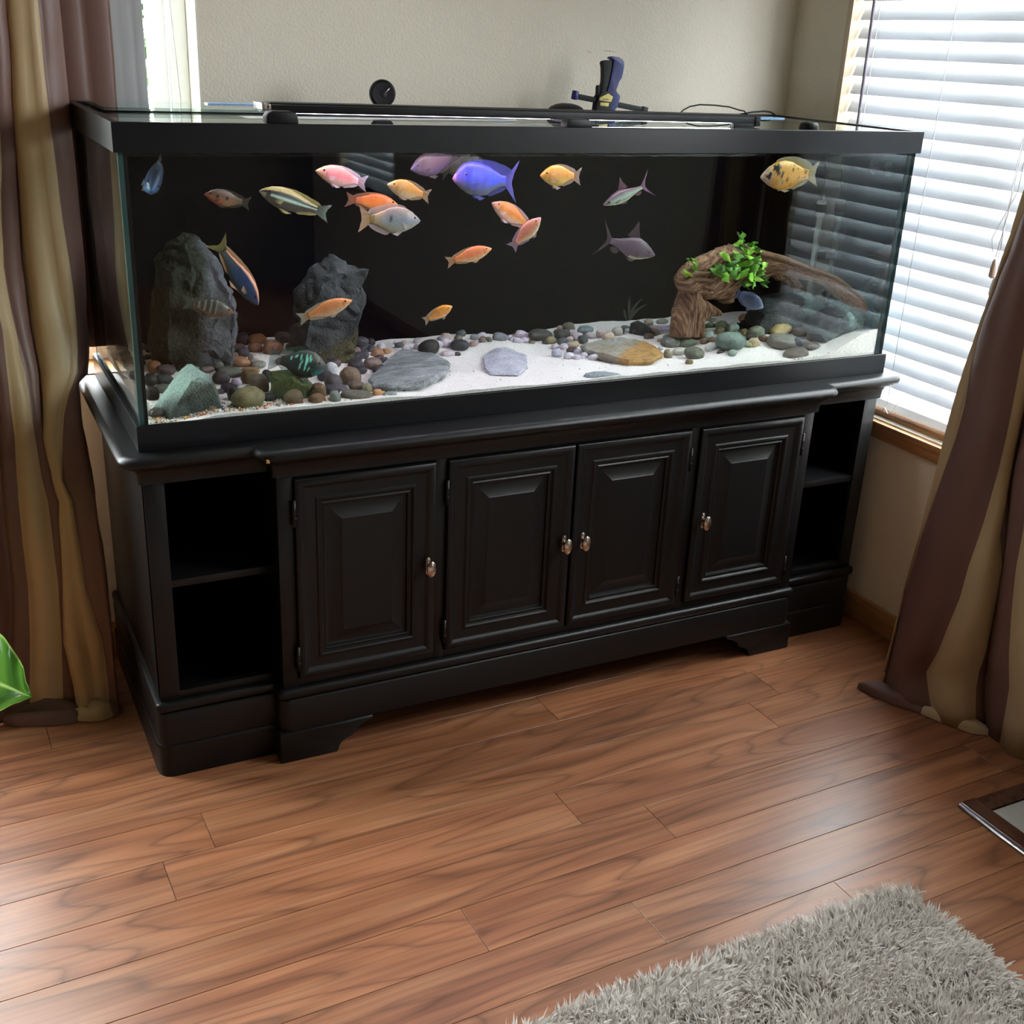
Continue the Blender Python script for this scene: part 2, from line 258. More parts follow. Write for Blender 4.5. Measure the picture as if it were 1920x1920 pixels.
CURTAIN_L=[
 [(-0.1898,0.4000,1.6254),(-0.1979,0.4000,1.5561),(-0.2062,0.4000,1.4853),(-0.2147,0.4000,1.4128),(-0.2234,0.4000,1.3387),(-0.2323,0.4000,1.2629),(-0.2414,0.4000,1.1852),(-0.2531,0.4000,1.0856),(-0.2598,0.3998,1.0036),(-0.2650,0.3972,0.9413),(-0.2703,0.3922,0.8784),(-0.2739,0.3878,0.8362),(-0.2775,0.3829,0.7937),(-0.2812,0.3777,0.7509),(-0.2849,0.3723,0.7077),(-0.2887,0.3671,0.6641),(-0.2936,0.3622,0.6202),(-0.2987,0.3578,0.5756),(-0.3038,0.3542,0.5303),(-0.3141,0.3502,0.4369),(-0.3247,0.3500,0.3395),(-0.3315,0.3500,0.2772),(-0.3384,0.3500,0.2139),(-0.3440,0.3500,0.1625),(-0.3496,0.3500,0.1103),(-0.3540,0.3500,0.0707),(-0.3580,0.3400,0.0040)],
 [(-0.1396,0.4400,1.6319),(-0.1479,0.4400,1.5609),(-0.1564,0.4400,1.4883),(-0.1651,0.4400,1.4140),(-0.1740,0.4400,1.3380),(-0.1831,0.4400,1.2602),(-0.1924,0.4400,1.1806),(-0.2043,0.4400,1.0784),(-0.2106,0.4397,0.9944),(-0.2156,0.4356,0.9307),(-0.2207,0.4275,0.8669),(-0.2194,0.4205,0.8240),(-0.2189,0.4127,0.7809),(-0.2208,0.4043,0.7378),(-0.2228,0.3957,0.6944),(-0.2247,0.3873,0.6506),(-0.2263,0.3795,0.6062),(-0.2279,0.3725,0.5612),(-0.2294,0.3667,0.5152),(-0.2335,0.3603,0.4199),(-0.2375,0.3600,0.3194),(-0.2451,0.3600,0.2559),(-0.2528,0.3600,0.1913),(-0.2591,0.3600,0.1389),(-0.2655,0.3600,0.0857),(-0.2703,0.3600,0.0454),(-0.2754,0.3500,0.0040)],
 [(-0.1262,0.4200,1.6317),(-0.1336,0.4200,1.5611),(-0.1411,0.4200,1.4889),(-0.1489,0.4200,1.4150),(-0.1568,0.4200,1.3394),(-0.1649,0.4200,1.2620),(-0.1732,0.4200,1.1827),(-0.1839,0.4200,1.0809),(-0.1899,0.4197,0.9971),(-0.1914,0.4161,0.9334),(-0.1867,0.4091,0.8690),(-0.1875,0.4030,0.8260),(-0.1884,0.3961,0.7827),(-0.1899,0.3887,0.7393),(-0.1906,0.3813,0.6955),(-0.1907,0.3739,0.6511),(-0.1938,0.3670,0.6066),(-0.1970,0.3609,0.5613),(-0.2001,0.3559,0.5153),(-0.2016,0.3503,0.4191),(-0.2031,0.3500,0.3178),(-0.2078,0.3500,0.2536),(-0.2127,0.3500,0.1882),(-0.2186,0.3500,0.1355),(-0.2247,0.3500,0.0820),(-0.2293,0.3500,0.0415),(-0.2343,0.3400,0.0040)],
 [(-0.1142,0.4600,1.6352),(-0.1216,0.4600,1.5634),(-0.1292,0.4600,1.4899),(-0.1370,0.4600,1.4147),(-0.1449,0.4600,1.3377),(-0.1531,0.4600,1.2590),(-0.1614,0.4600,1.1783),(-0.1721,0.4600,1.0747),(-0.1755,0.4595,0.9894),(-0.1750,0.4528,0.9250),(-0.1680,0.4397,0.8606),(-0.1609,0.4283,0.8177),(-0.1550,0.4156,0.7748),(-0.1532,0.4020,0.7322),(-0.1524,0.3880,0.6896),(-0.1527,0.3744,0.6468),(-0.1512,0.3617,0.6033),(-0.1496,0.3503,0.5590),(-0.1437,0.3410,0.5131),(-0.1438,0.3305,0.4181),(-0.1433,0.3300,0.3163),(-0.1470,0.3300,0.2516),(-0.1507,0.3300,0.1857),(-0.1545,0.3300,0.1323),(-0.1583,0.3300,0.0781),(-0.1612,0.3300,0.0369),(-0.1644,0.3200,0.0040)],
 [(-0.1033,0.5000,1.6386),(-0.1058,0.5000,1.5659),(-0.1084,0.5000,1.4913),(-0.1110,0.5000,1.4149),(-0.1137,0.5000,1.3366),(-0.1166,0.5000,1.2562),(-0.1197,0.5000,1.1737),(-0.1236,0.5000,1.0676),(-0.1264,0.4994,0.9802),(-0.1282,0.4906,0.9148),(-0.1289,0.4734,0.8503),(-0.1259,0.4586,0.8075),(-0.1241,0.4419,0.7652),(-0.1261,0.4241,0.7234),(-0.1294,0.4059,0.6818),(-0.1341,0.3881,0.6403),(-0.1265,0.3714,0.5970),(-0.1188,0.3566,0.5528),(-0.1139,0.3443,0.5077),(-0.1236,0.3306,0.4149),(-0.1325,0.3300,0.3143),(-0.1372,0.3300,0.2497),(-0.1419,0.3300,0.1839),(-0.1398,0.3300,0.1291),(-0.1379,0.3300,0.0734),(-0.1367,0.3300,0.0311),(-0.1353,0.3200,0.0040)],
 [(-0.0623,0.4700,1.6400),(-0.0650,0.4700,1.5675),(-0.0678,0.4700,1.4932),(-0.0707,0.4700,1.4171),(-0.0736,0.4700,1.3390),(-0.0745,0.4700,1.2590),(-0.0733,0.4700,1.1767),(-0.0717,0.4700,1.0707),(-0.0689,0.4694,0.9832),(-0.0650,0.4606,0.9175),(-0.0567,0.4434,0.8524),(-0.0601,0.4286,0.8101),(-0.0682,0.4119,0.7685),(-0.0894,0.3941,0.7285),(-0.1044,0.3759,0.6884),(-0.1133,0.3581,0.6477),(-0.1152,0.3414,0.6058),(-0.1169,0.3266,0.5633),(-0.1068,0.3143,0.5180),(-0.1084,0.3006,0.4249),(-0.1088,0.3000,0.3238),(-0.1062,0.3000,0.2583),(-0.1035,0.3000,0.1913),(-0.0995,0.3000,0.1364),(-0.0978,0.3000,0.0810),(-0.0983,0.3000,0.0392),(-0.0992,0.2900,0.0040)],
 [(-0.0468,0.4750,1.6416),(-0.0474,0.4750,1.5689),(-0.0480,0.4750,1.4943),(-0.0487,0.4750,1.4179),(-0.0494,0.4750,1.3394),(-0.0486,0.4750,1.2588),(-0.0463,0.4750,1.1761),(-0.0433,0.4750,1.0693),(-0.0387,0.4743,0.9811),(-0.0378,0.4653,0.9151),(-0.0414,0.4477,0.8504),(-0.0449,0.4324,0.8080),(-0.0530,0.4152,0.7664),(-0.0744,0.3969,0.7264),(-0.0896,0.3781,0.6862),(-0.0985,0.3598,0.6455),(-0.1057,0.3426,0.6043),(-0.1126,0.3273,0.5625),(-0.0983,0.3147,0.5167),(-0.0956,0.3007,0.4229),(-0.0915,0.3000,0.3207),(-0.0810,0.3000,0.2534),(-0.0702,0.3000,0.1845),(-0.0674,0.3000,0.1294),(-0.0664,0.3000,0.0739),(-0.0672,0.3000,0.0319),(-0.0684,0.2900,0.0040)],
 [(0.0520,0.5000,1.6511),(0.0430,0.5000,1.5758),(0.0338,0.5000,1.4989),(0.0244,0.5000,1.4202),(0.0148,0.5000,1.3398),(0.0090,0.5000,1.2574),(0.0032,0.5000,1.1731),(0.0005,0.5000,1.0645),(-0.0065,0.4992,0.9753),(-0.0136,0.4881,0.9091),(-0.0232,0.4664,0.8449),(-0.0314,0.4476,0.8032),(-0.0405,0.4265,0.7623),(-0.0515,0.4040,0.7222),(-0.0568,0.3810,0.6820),(-0.0563,0.3585,0.6412),(-0.0540,0.3374,0.5999),(-0.0513,0.3186,0.5577),(-0.0484,0.3031,0.5141),(-0.0421,0.2858,0.4206),(-0.0339,0.2850,0.3173),(-0.0337,0.2850,0.2516),(-0.0336,0.2850,0.1847),(-0.0365,0.2850,0.1308),(-0.0381,0.2850,0.0757),(-0.0382,0.2850,0.0337),(-0.0390,0.2750,0.0040)],
 [(0.0953,0.5500,1.6577),(0.0844,0.5500,1.5804),(0.0733,0.5500,1.5014),(0.0619,0.5500,1.4207),(0.0503,0.5500,1.3382),(0.0390,0.5500,1.2538),(0.0280,0.5500,1.1675),(0.0139,0.5500,1.0567),(0.0069,0.5492,0.9657),(-0.0003,0.5378,0.8982),(-0.0101,0.5156,0.8327),(-0.0160,0.4964,0.7899),(-0.0246,0.4748,0.7481),(-0.0409,0.4518,0.7077),(-0.0481,0.4282,0.6669),(-0.0462,0.4052,0.6252),(-0.0441,0.3836,0.5830),(-0.0418,0.3644,0.5401),(-0.0392,0.3485,0.4957),(-0.0317,0.3308,0.4002),(-0.0220,0.3300,0.2946),(-0.0230,0.3300,0.2278),(-0.0239,0.3300,0.1598),(-0.0261,0.3300,0.1046),(-0.0270,0.3300,0.0483),(-0.0267,0.3300,0.0053),(-0.0269,0.3200,0.0040)],
]
BACKFOLD=[
 [(0.0721,0.5300,1.6546),(0.0635,0.5300,1.5591),(0.0525,0.5300,1.4607),(0.0380,0.5300,1.3594),(0.0253,0.5300,1.2553),(0.0093,0.5300,1.0821),(-0.0075,0.5300,0.9002),(-0.0230,0.5300,0.7333)],
 [(0.1089,0.5000,1.6556),(0.1008,0.5000,1.5606),(0.0925,0.5000,1.4627),(0.0840,0.5000,1.3619),(0.0752,0.5000,1.2581),(0.0605,0.5000,1.0852),(0.0452,0.5000,0.9036),(0.0310,0.5000,0.7368)],
]
CURTAIN_R=[
 [(1.8000,-0.4484,1.5467),(1.8000,-0.4243,1.4685),(1.8000,-0.3992,1.3868),(1.8000,-0.3729,1.3013),(1.8000,-0.3467,1.2119),(1.7922,-0.3444,1.1225),(1.7830,-0.3369,1.0296),(1.7733,-0.3243,0.9329),(1.7634,-0.3165,0.8341),(1.7534,-0.3141,0.7339),(1.7457,-0.3130,0.6571),(1.7380,-0.3155,0.5800),(1.7301,-0.3162,0.5008),(1.7220,-0.3168,0.4200),(1.7137,-0.3159,0.3369),(1.7052,-0.3153,0.2523),(1.6981,-0.3173,0.1815),(1.6909,-0.3190,0.1095),(1.6851,-0.3213,0.0516),(1.6851,-0.3213,0.0516),(1.6800,-0.3282,.004)],
 [(1.8000,-0.4653,1.5468),(1.8000,-0.4446,1.4692),(1.8000,-0.4230,1.3883),(1.8000,-0.4004,1.3039),(1.8000,-0.3769,1.2157),(1.7931,-0.3580,1.1246),(1.7845,-0.3419,1.0305),(1.7757,-0.3319,0.9345),(1.7668,-0.3329,0.8381),(1.7580,-0.3430,0.7419),(1.7511,-0.3432,0.6662),(1.7437,-0.3355,0.5863),(1.7362,-0.3284,0.5045),(1.7286,-0.3217,0.4210),(1.7209,-0.3188,0.3370),(1.7130,-0.3164,0.2514),(1.7065,-0.3179,0.1802),(1.6999,-0.3192,0.1078),(1.6945,-0.3212,0.0494),(1.6945,-0.3212,0.0494),(1.6900,-0.3274,.004)],
 [(1.7800,-0.4660,1.5459),(1.7800,-0.4636,1.4692),(1.7800,-0.4611,1.3904),(1.7800,-0.4586,1.3093),(1.7800,-0.4560,1.2258),(1.7770,-0.4557,1.1403),(1.7726,-0.4564,1.0527),(1.7681,-0.4571,0.9628),(1.7636,-0.4613,0.8713),(1.7589,-0.4682,0.7785),(1.7553,-0.4720,0.7070),(1.7517,-0.4730,0.6332),(1.7478,-0.4706,0.5565),(1.7439,-0.4670,0.4777),(1.7398,-0.4595,0.3952),(1.7357,-0.4581,0.3134),(1.7319,-0.4464,0.2386),(1.7281,-0.4355,0.1623),(1.7247,-0.4163,0.0943),(1.7229,-0.4323,0.0590),(1.7200,-0.4622,.004)],
 [(1.8000,-0.4708,1.5468),(1.8000,-0.4695,1.4701),(1.8000,-0.4682,1.3912),(1.8000,-0.4669,1.3101),(1.8000,-0.4654,1.2267),(1.7988,-0.4650,1.1411),(1.7969,-0.4649,1.0532),(1.7951,-0.4648,0.9628),(1.7931,-0.4648,0.8699),(1.7911,-0.4647,0.7743),(1.7896,-0.4647,0.7008),(1.7881,-0.4677,0.6268),(1.7865,-0.4772,0.5536),(1.7850,-0.4867,0.4794),(1.7835,-0.5093,0.4096),(1.7819,-0.5184,0.3330),(1.7806,-0.5222,0.2664),(1.7791,-0.5226,0.1969),(1.7779,-0.5181,0.1377),(1.7770,-0.5210,0.0961),(1.7750,-0.5456,.004)],
 [(1.8000,-0.4917,1.5469),(1.8000,-0.4898,1.4707),(1.8000,-0.4878,1.3924),(1.8000,-0.4858,1.3119),(1.8000,-0.4837,1.2290),(1.8000,-0.4816,1.1437),(1.8000,-0.4794,1.0558),(1.8000,-0.4771,0.9653),(1.8000,-0.4748,0.8719),(1.8000,-0.4724,0.7757),(1.8000,-0.4705,0.7016),(1.8000,-0.4730,0.6271),(1.8000,-0.4843,0.5545),(1.8000,-0.4957,0.4807),(1.8000,-0.5047,0.4048),(1.8000,-0.5074,0.3246),(1.8000,-0.5088,0.2560),(1.8000,-0.5125,0.1872),(1.8000,-0.5207,0.1342),(1.8000,-0.5276,0.0945),(1.8000,-0.5556,.004)],
 [(1.7700,-0.5639,1.5459),(1.7700,-0.5615,1.4722),(1.7700,-0.5591,1.3964),(1.7700,-0.5566,1.3184),(1.7700,-0.5540,1.2381),(1.7702,-0.5512,1.1554),(1.7705,-0.5482,1.0701),(1.7709,-0.5451,0.9822),(1.7713,-0.5419,0.8915),(1.7717,-0.5386,0.7978),(1.7720,-0.5360,0.7256),(1.7723,-0.5370,0.6529),(1.7726,-0.5453,0.5812),(1.7729,-0.5536,0.5084),(1.7732,-0.5555,0.4315),(1.7735,-0.5662,0.3569),(1.7738,-0.5762,0.2944),(1.7740,-0.5870,0.2315),(1.7742,-0.5995,0.1826),(1.7744,-0.6094,0.1460),(1.7750,-0.6184,.004)],
 [(1.8000,-0.6186,1.5476),(1.8000,-0.6197,1.4752),(1.8000,-0.6209,1.4008),(1.8000,-0.6222,1.3246),(1.8000,-0.6234,1.2463),(1.8000,-0.6247,1.1660),(1.8000,-0.6260,1.0835),(1.8000,-0.6274,0.9987),(1.8000,-0.6288,0.9116),(1.8000,-0.6303,0.8219),(1.8000,-0.6314,0.7531),(1.8000,-0.6346,0.6834),(1.8000,-0.6422,0.6140),(1.8000,-0.6499,0.5434),(1.8000,-0.6578,0.4716),(1.8000,-0.6658,0.3986),(1.8000,-0.6744,0.3377),(1.8000,-0.6846,0.2767),(1.8000,-0.6928,0.2274),(1.8000,-0.6990,0.1902),(1.8000,-0.7157,.004)],
 [(1.7800,-0.6778,1.5470),(1.7800,-0.6810,1.4766),(1.7800,-0.6843,1.4045),(1.7800,-0.6878,1.3307),(1.7800,-0.6913,1.2550),(1.7800,-0.6948,1.1775),(1.7800,-0.6985,1.0981),(1.7800,-0.7023,1.0166),(1.7800,-0.7062,0.9330),(1.7800,-0.7101,0.8473),(1.7800,-0.7132,0.7815),(1.7800,-0.7186,0.7152),(1.7800,-0.7289,0.6494),(1.7800,-0.7393,0.5828),(1.7800,-0.7499,0.5151),(1.7800,-0.7606,0.4465),(1.7800,-0.7712,0.3893),(1.7800,-0.7831,0.3321),(1.7800,-0.7927,0.2860),(1.7800,-0.7999,0.2511),(1.7800,-0.8388,.004)],
]
WOOD_FLANGE = [(1.3388,0.7913),(1.3404,0.8199),(1.3475,0.8426),(1.3568,0.8731),(1.3679,0.9006),(1.3921,0.9008),(1.4159,0.8915),(1.4440,0.8764),(1.4640,0.8631),(1.4820,0.8524),(1.4790,0.8374),(1.4589,0.8386),(1.4409,0.8370),(1.4355,0.8277),(1.4397,0.8081),(1.4535,0.7779)]
WOOD_MASS = [(1.3541,0.9027),(1.3439,0.9217),(1.3447,0.9414),(1.3555,0.9567),(1.3700,0.9678),(1.3845,0.9790),(1.4117,0.9910),(1.4409,1.0018),(1.4640,1.0101),(1.4909,1.0158),(1.5161,1.0123),(1.5381,1.0090),(1.5689,1.0039),(1.6000,0.9989),(1.6304,0.9897),(1.6631,0.9790),(1.6778,0.9539),(1.6596,0.9382),(1.6305,0.9367),(1.5994,0.9272),(1.5595,0.9222),(1.5222,0.9131),(1.5108,0.9001),(1.5095,0.8852),(1.5085,0.8689),(1.4938,0.8670),(1.4798,0.8718),(1.4652,0.8821),(1.4490,0.8803),(1.4259,0.8815),(1.4038,0.8894),(1.3787,0.8974)]
WOOD_UNDER = [(1.5926,0.9476),(1.6289,0.9541),(1.6613,0.9446),(1.6941,0.9254),(1.7155,0.9037),(1.7274,0.8865),(1.7160,0.8912),(1.6978,0.9046),(1.6874,0.8941),(1.6672,0.9102),(1.6442,0.9236),(1.6157,0.9304)]

# ------------------------------------------------------------------ helpers
def tag(o, label=None, cat=None, group=None, kind=None):
    if label: o['label'] = label
    if cat: o['category'] = cat
    if group: o['group'] = group
    if kind: o['kind'] = kind
    return o
def empty(name, loc=(0, 0, 0), label=None, cat=None, group=None, kind=None):
    o = bpy.data.objects.new(name, None); o.empty_display_size = .05
    o.location = loc; COL.objects.link(o)
    return tag(o, label, cat, group, kind)
def link(name, me, mats, parent=None, loc=None):
    o = bpy.data.objects.new(name, me); COL.objects.link(o)
    if mats is not None:
        if not isinstance(mats, (list, tuple)): mats = [mats]
        if not me.materials:
            for m in mats: me.materials.append(m)
    if parent is not None:
        o.parent = parent
        # geometry is written in world space: undo the parent's place
        o.location = Vector(loc) if loc is not None else -Vector(parent_world(parent))
    elif loc is not None: o.location = loc
    return o
def parent_world(p):
    v = Vector(p.location); q = p.parent
    while q is not None: v = v + Vector(q.location); q = q.parent
    return v
def mesh(name, vs, fs, mats, parent=None, smooth=False, mi=None):
    me = bpy.data.meshes.new(name); me.from_pydata([tuple(v) for v in vs], [], fs); me.update()
    o = link(name, me, mats, parent)
    if smooth: me.polygons.foreach_set('use_smooth', [True]*len(me.polygons))
    if mi: me.polygons.foreach_set('material_index', mi)
    return o
def bmo(name, bm, mats, parent=None, smooth=False, angle=None):
    me = bpy.data.meshes.new(name); bm.normal_update(); bm.to_mesh(me); bm.free()
    if smooth or angle:
        me.polygons.foreach_set('use_smooth', [True]*len(me.polygons))
        if angle: me.set_sharp_from_angle(angle=math.radians(angle))
    return link(name, me, mats, parent)
def add_box(bm, a, b, bev=0, seg=2):
    x0, y0, z0 = a; x1, y1, z1 = b
    vs = [bm.verts.new(p) for p in ((x0,y0,z0),(x1,y0,z0),(x1,y1,z0),(x0,y1,z0),(x0,y0,z1),(x1,y0,z1),(x1,y1,z1),(x0,y1,z1))]
    fs = [bm.faces.new([vs[i] for i in q]) for q in ((3,2,1,0),(4,5,6,7),(0,1,5,4),(1,2,6,5),(2,3,7,6),(3,0,4,7))]
    if bev:
        es = list({e for f in fs for e in f.edges})
        bmesh.ops.bevel(bm, geom=es, offset=bev, segments=seg, affect='EDGES', profile=.5)
def box(name, a, b, mat, parent=None, bev=0, seg=2):
    bm = bmesh.new(); add_box(bm, a, b, bev, seg)
    return bmo(name, bm, mat, parent, angle=35 if bev else None)
def tube_geo(pts, rad, n=10, caps=True, up=None):
    pts = [Vector(p) for p in pts]; vs = []; fs = []
    if not hasattr(rad, '__len__'): rad = [rad]*len(pts)
    prev = None
    for i, p in enumerate(pts):
        t = (pts[min(i+1, len(pts)-1)] - pts[max(i-1, 0)]).normalized()
        if prev is None:
            a = Vector((0, 0, 1)) if abs(t.z) < .9 else Vector((1, 0, 0))
            u = t.cross(a).normalized()
        else: u = (prev - t*prev.dot(t)).normalized()
        prev = u; w = t.cross(u)
        for k in range(n):
            an = 2*math.pi*k/n; vs.append(p + (u*math.cos(an) + w*math.sin(an))*rad[i])
    for i in range(len(pts)-1):
        for k in range(n):
            fs.append((i*n+k, i*n+(k+1) % n, (i+1)*n+(k+1) % n, (i+1)*n+k))
    if caps:
        fs.append(tuple(range(n-1, -1, -1))); fs.append(tuple((len(pts)-1)*n+k for k in range(n)))
    return vs, fs
def tube(name, pts, rad, mat, parent=None, n=10):
    vs, fs = tube_geo(pts, rad, n); return mesh(name, vs, fs, mat, parent, smooth=True)
def lathe(name, prof, mat, parent=None, c=(0, 0, 0), n=28, rot=None):
    vs, fs = [], []
    R = rot or Matrix.Identity(3)
    for r, z in prof:
        for k in range(n):
            a = 2*math.pi*k/n; vs.append(R @ Vector((r*math.cos(a), r*math.sin(a), z)) + Vector(c))
    for i in range(len(prof)-1):
        for k in range(n): fs.append((i*n+k, i*n+(k+1) % n, (i+1)*n+(k+1) % n, (i+1)*n+k))
    fs.append(tuple(range(n-1, -1, -1))); fs.append(tuple((len(prof)-1)*n+k for k in range(n)))
    o = mesh(name, vs, fs, mat, parent, smooth=True); o.data.set_sharp_from_angle(angle=math.radians(40)); return o
def prism(name, poly, y0, y1, mat, parent=None, bev=0, axis='y'):
    """polygon in xz (axis y) or xy (axis z) or yz (axis x) pushed between two planes"""
    bm = bmesh.new(); n = len(poly)
    def P(a, b, t): return {'y': (a, t, b), 'z': (a, b, t), 'x': (t, a, b)}[axis]
    A = [bm.verts.new(P(a, b, y0)) for a, b in poly]; B = [bm.verts.new(P(a, b, y1)) for a, b in poly]
    bm.faces.new(A); bm.faces.new(B[::-1])
    for i in range(n): bm.faces.new((A[i], B[i], B[(i+1) % n], A[(i+1) % n]))
    bmesh.ops.recalc_face_normals(bm, faces=bm.faces[:])
    if bev: bmesh.ops.bevel(bm, geom=bm.edges[:], offset=bev, segments=2, affect='EDGES', profile=.5)
    return bmo(name, bm, mat, parent, angle=40)
def dup(root, parent=None):
    c = root.copy(); COL.objects.link(c)
    if parent is not None: c.parent = parent
    for ch in list(root.children): dup(ch, c)
    return c
def hexc(h):
    v = [int(h[i:i+2], 16)/255 for i in (0, 2, 4)]
    return tuple(x/12.92 if x <= .04045 else ((x+.055)/1.055)**2.4 for x in v)
def smo(t): t = min(1, max(0, t)); return t*t*(3-2*t)

# ------------------------------------------------------------------ materials
def new_mat(name):
    m = bpy.data.materials.new(name); m.use_nodes = True; t = m.node_tree; t.nodes.clear()
    out = t.nodes.new('ShaderNodeOutputMaterial'); return m, t, out
def N(t, kind, **kw):
    n = t.nodes.new(kind)
    for k, v in kw.items():
        if k.startswith('i_'):
            key = k[2:]; key = int(key) if key.isdigit() else key.replace('_', ' ')
            n.inputs[key].default_value = v
        else: setattr(n, k, v)
    return n
def ramp(t, stops):
    r = t.nodes.new('ShaderNodeValToRGB'); els = r.color_ramp.elements
    while len(els) < len(stops): els.new(.5)
    for e, (p, c) in zip(els, stops): e.position = p; e.color = (*c, 1) if len(c) == 3 else c
    return r
def pmat(name, col, rough=.5, metal=0, spec=.5, var=0, vscale=20, bump=0, bscale=200, stretch=None, coat=0, trans=0, col2=None):
    m, t, out = new_mat(name)
    b = N(t, 'ShaderNodeBsdfPrincipled', i_Roughness=rough, i_Metallic=metal)
    b.inputs['Specular IOR Level'].default_value = spec
    b.inputs['Coat Weight'].default_value = coat
    tcn = N(t, 'ShaderNodeTexCoord'); mp = N(t, 'ShaderNodeMapping')
    if stretch: mp.inputs['Scale'].default_value = stretch
    t.links.new(tcn.outputs['Object'], mp.inputs[0])
    nz = N(t, 'ShaderNodeTexNoise', i_Scale=vscale, i_Detail=5.0); t.links.new(mp.outputs[0], nz.inputs['Vector'])
    c2 = col2 or tuple(c*(1-var) for c in col)
    r = ramp(t, [(.35, c2), (.65, col)]); t.links.new(nz.outputs[0], r.inputs[0]); t.links.new(r.outputs[0], b.inputs['Base Color'])
    if bump:
        n2 = N(t, 'ShaderNodeTexNoise', i_Scale=bscale, i_Detail=3.0); t.links.new(mp.outputs[0], n2.inputs['Vector'])
        bp = N(t, 'ShaderNodeBump', i_Strength=bump, i_Distance=.004); t.links.new(n2.outputs[0], bp.inputs['Height']); t.links.new(bp.outputs[0], b.inputs['Normal'])
    if trans:
        tr = N(t, 'ShaderNodeBsdfTranslucent'); t.links.new(r.outputs[0], tr.inputs[0])
        mx = N(t, 'ShaderNodeMixShader'); mx.inputs[0].default_value = trans
        t.links.new(b.outputs[0], mx.inputs[1]); t.links.new(tr.outputs[0], mx.inputs[2]); t.links.new(mx.outputs[0], out.inputs[0])
    else: t.links.new(b.outputs[0], out.inputs[0])
    return m
def glass_mat(name, tint=(1, 1, 1), f0=.04, gain=1.0, mirror=0.0):
    """thin sheet glass: clear, with a Schlick reflection that grows at grazing angles"""
    m, t, out = new_mat(name)
    tr = N(t, 'ShaderNodeBsdfTransparent'); tr.inputs[0].default_value = (*tint, 1)
    gl = N(t, 'ShaderNodeBsdfGlossy', i_Roughness=0.0); gl.inputs[0].default_value = (.95, 1, .98, 1)
    lw = N(t, 'ShaderNodeLayerWeight', i_Blend=.5)
    pw = N(t, 'ShaderNodeMath', operation='POWER'); pw.inputs[1].default_value = 5.0
    t.links.new(lw.outputs['Facing'], pw.inputs[0])
    ma = N(t, 'ShaderNodeMath', operation='MULTIPLY_ADD'); ma.inputs[1].default_value = gain*(1-f0); ma.inputs[2].default_value = f0+mirror
    t.links.new(pw.outputs[0], ma.inputs[0])
    mx = N(t, 'ShaderNodeMixShader'); t.links.new(ma.outputs[0], mx.inputs[0]); t.links.new(tr.outputs[0], mx.inputs[1]); t.links.new(gl.outputs[0], mx.inputs[2])
    t.links.new(mx.outputs[0], out.inputs[0]); return m
def vcol_mat(name, rough=.45, spec=.4, bump=0, bscale=150, var=0.0, translucent=0):
    m, t, out = new_mat(name)
    b = N(t, 'ShaderNodeBsdfPrincipled', i_Roughness=rough); b.inputs['Specular IOR Level'].default_value = spec
    a = N(t, 'ShaderNodeAttribute', attribute_name='Col')
    src = a.outputs[0]
    tcn = N(t, 'ShaderNodeTexCoord')
    if var:
        nz = N(t, 'ShaderNodeTexNoise', i_Scale=bscale*.6, i_Detail=4.0); t.links.new(tcn.outputs['Object'], nz.inputs['Vector'])
        r = ramp(t, [(.3, (1-var,)*3), (.7, (1+var*.5,)*3)]); t.links.new(nz.outputs[0], r.inputs[0])
        mm = N(t, 'ShaderNodeMix', data_type='RGBA', blend_type='MULTIPLY'); mm.inputs[0].default_value = 1
        t.links.new(src, mm.inputs[6]); t.links.new(r.outputs[0], mm.inputs[7]); src = mm.outputs[2]
    t.links.new(src, b.inputs['Base Color'])
    if bump:
        n2 = N(t, 'ShaderNodeTexNoise', i_Scale=bscale, i_Detail=4.0); t.links.new(tcn.outputs['Object'], n2.inputs['Vector'])
        bp = N(t, 'ShaderNodeBump', i_Strength=bump, i_Distance=.003); t.links.new(n2.outputs[0], bp.inputs['Height']); t.links.new(bp.outputs[0], b.inputs['Normal'])
    if translucent:
        tr = N(t, 'ShaderNodeBsdfTransparent'); mx = N(t, 'ShaderNodeMixShader'); mx.inputs[0].default_value = translucent
        t.links.new(b.outputs[0], mx.inputs[1]); t.links.new(tr.outputs[0], mx.inputs[2]); t.links.new(mx.outputs[0], out.inputs[0])
    else: t.links.new(b.outputs[0], out.inputs[0])
    return m
def emis(name, col, strength):
    m, t, out = new_mat(name); e = N(t, 'ShaderNodeEmission', i_Strength=strength); e.inputs[0].default_value = (*col, 1)
    t.links.new(e.outputs[0], out.inputs[0]); return m

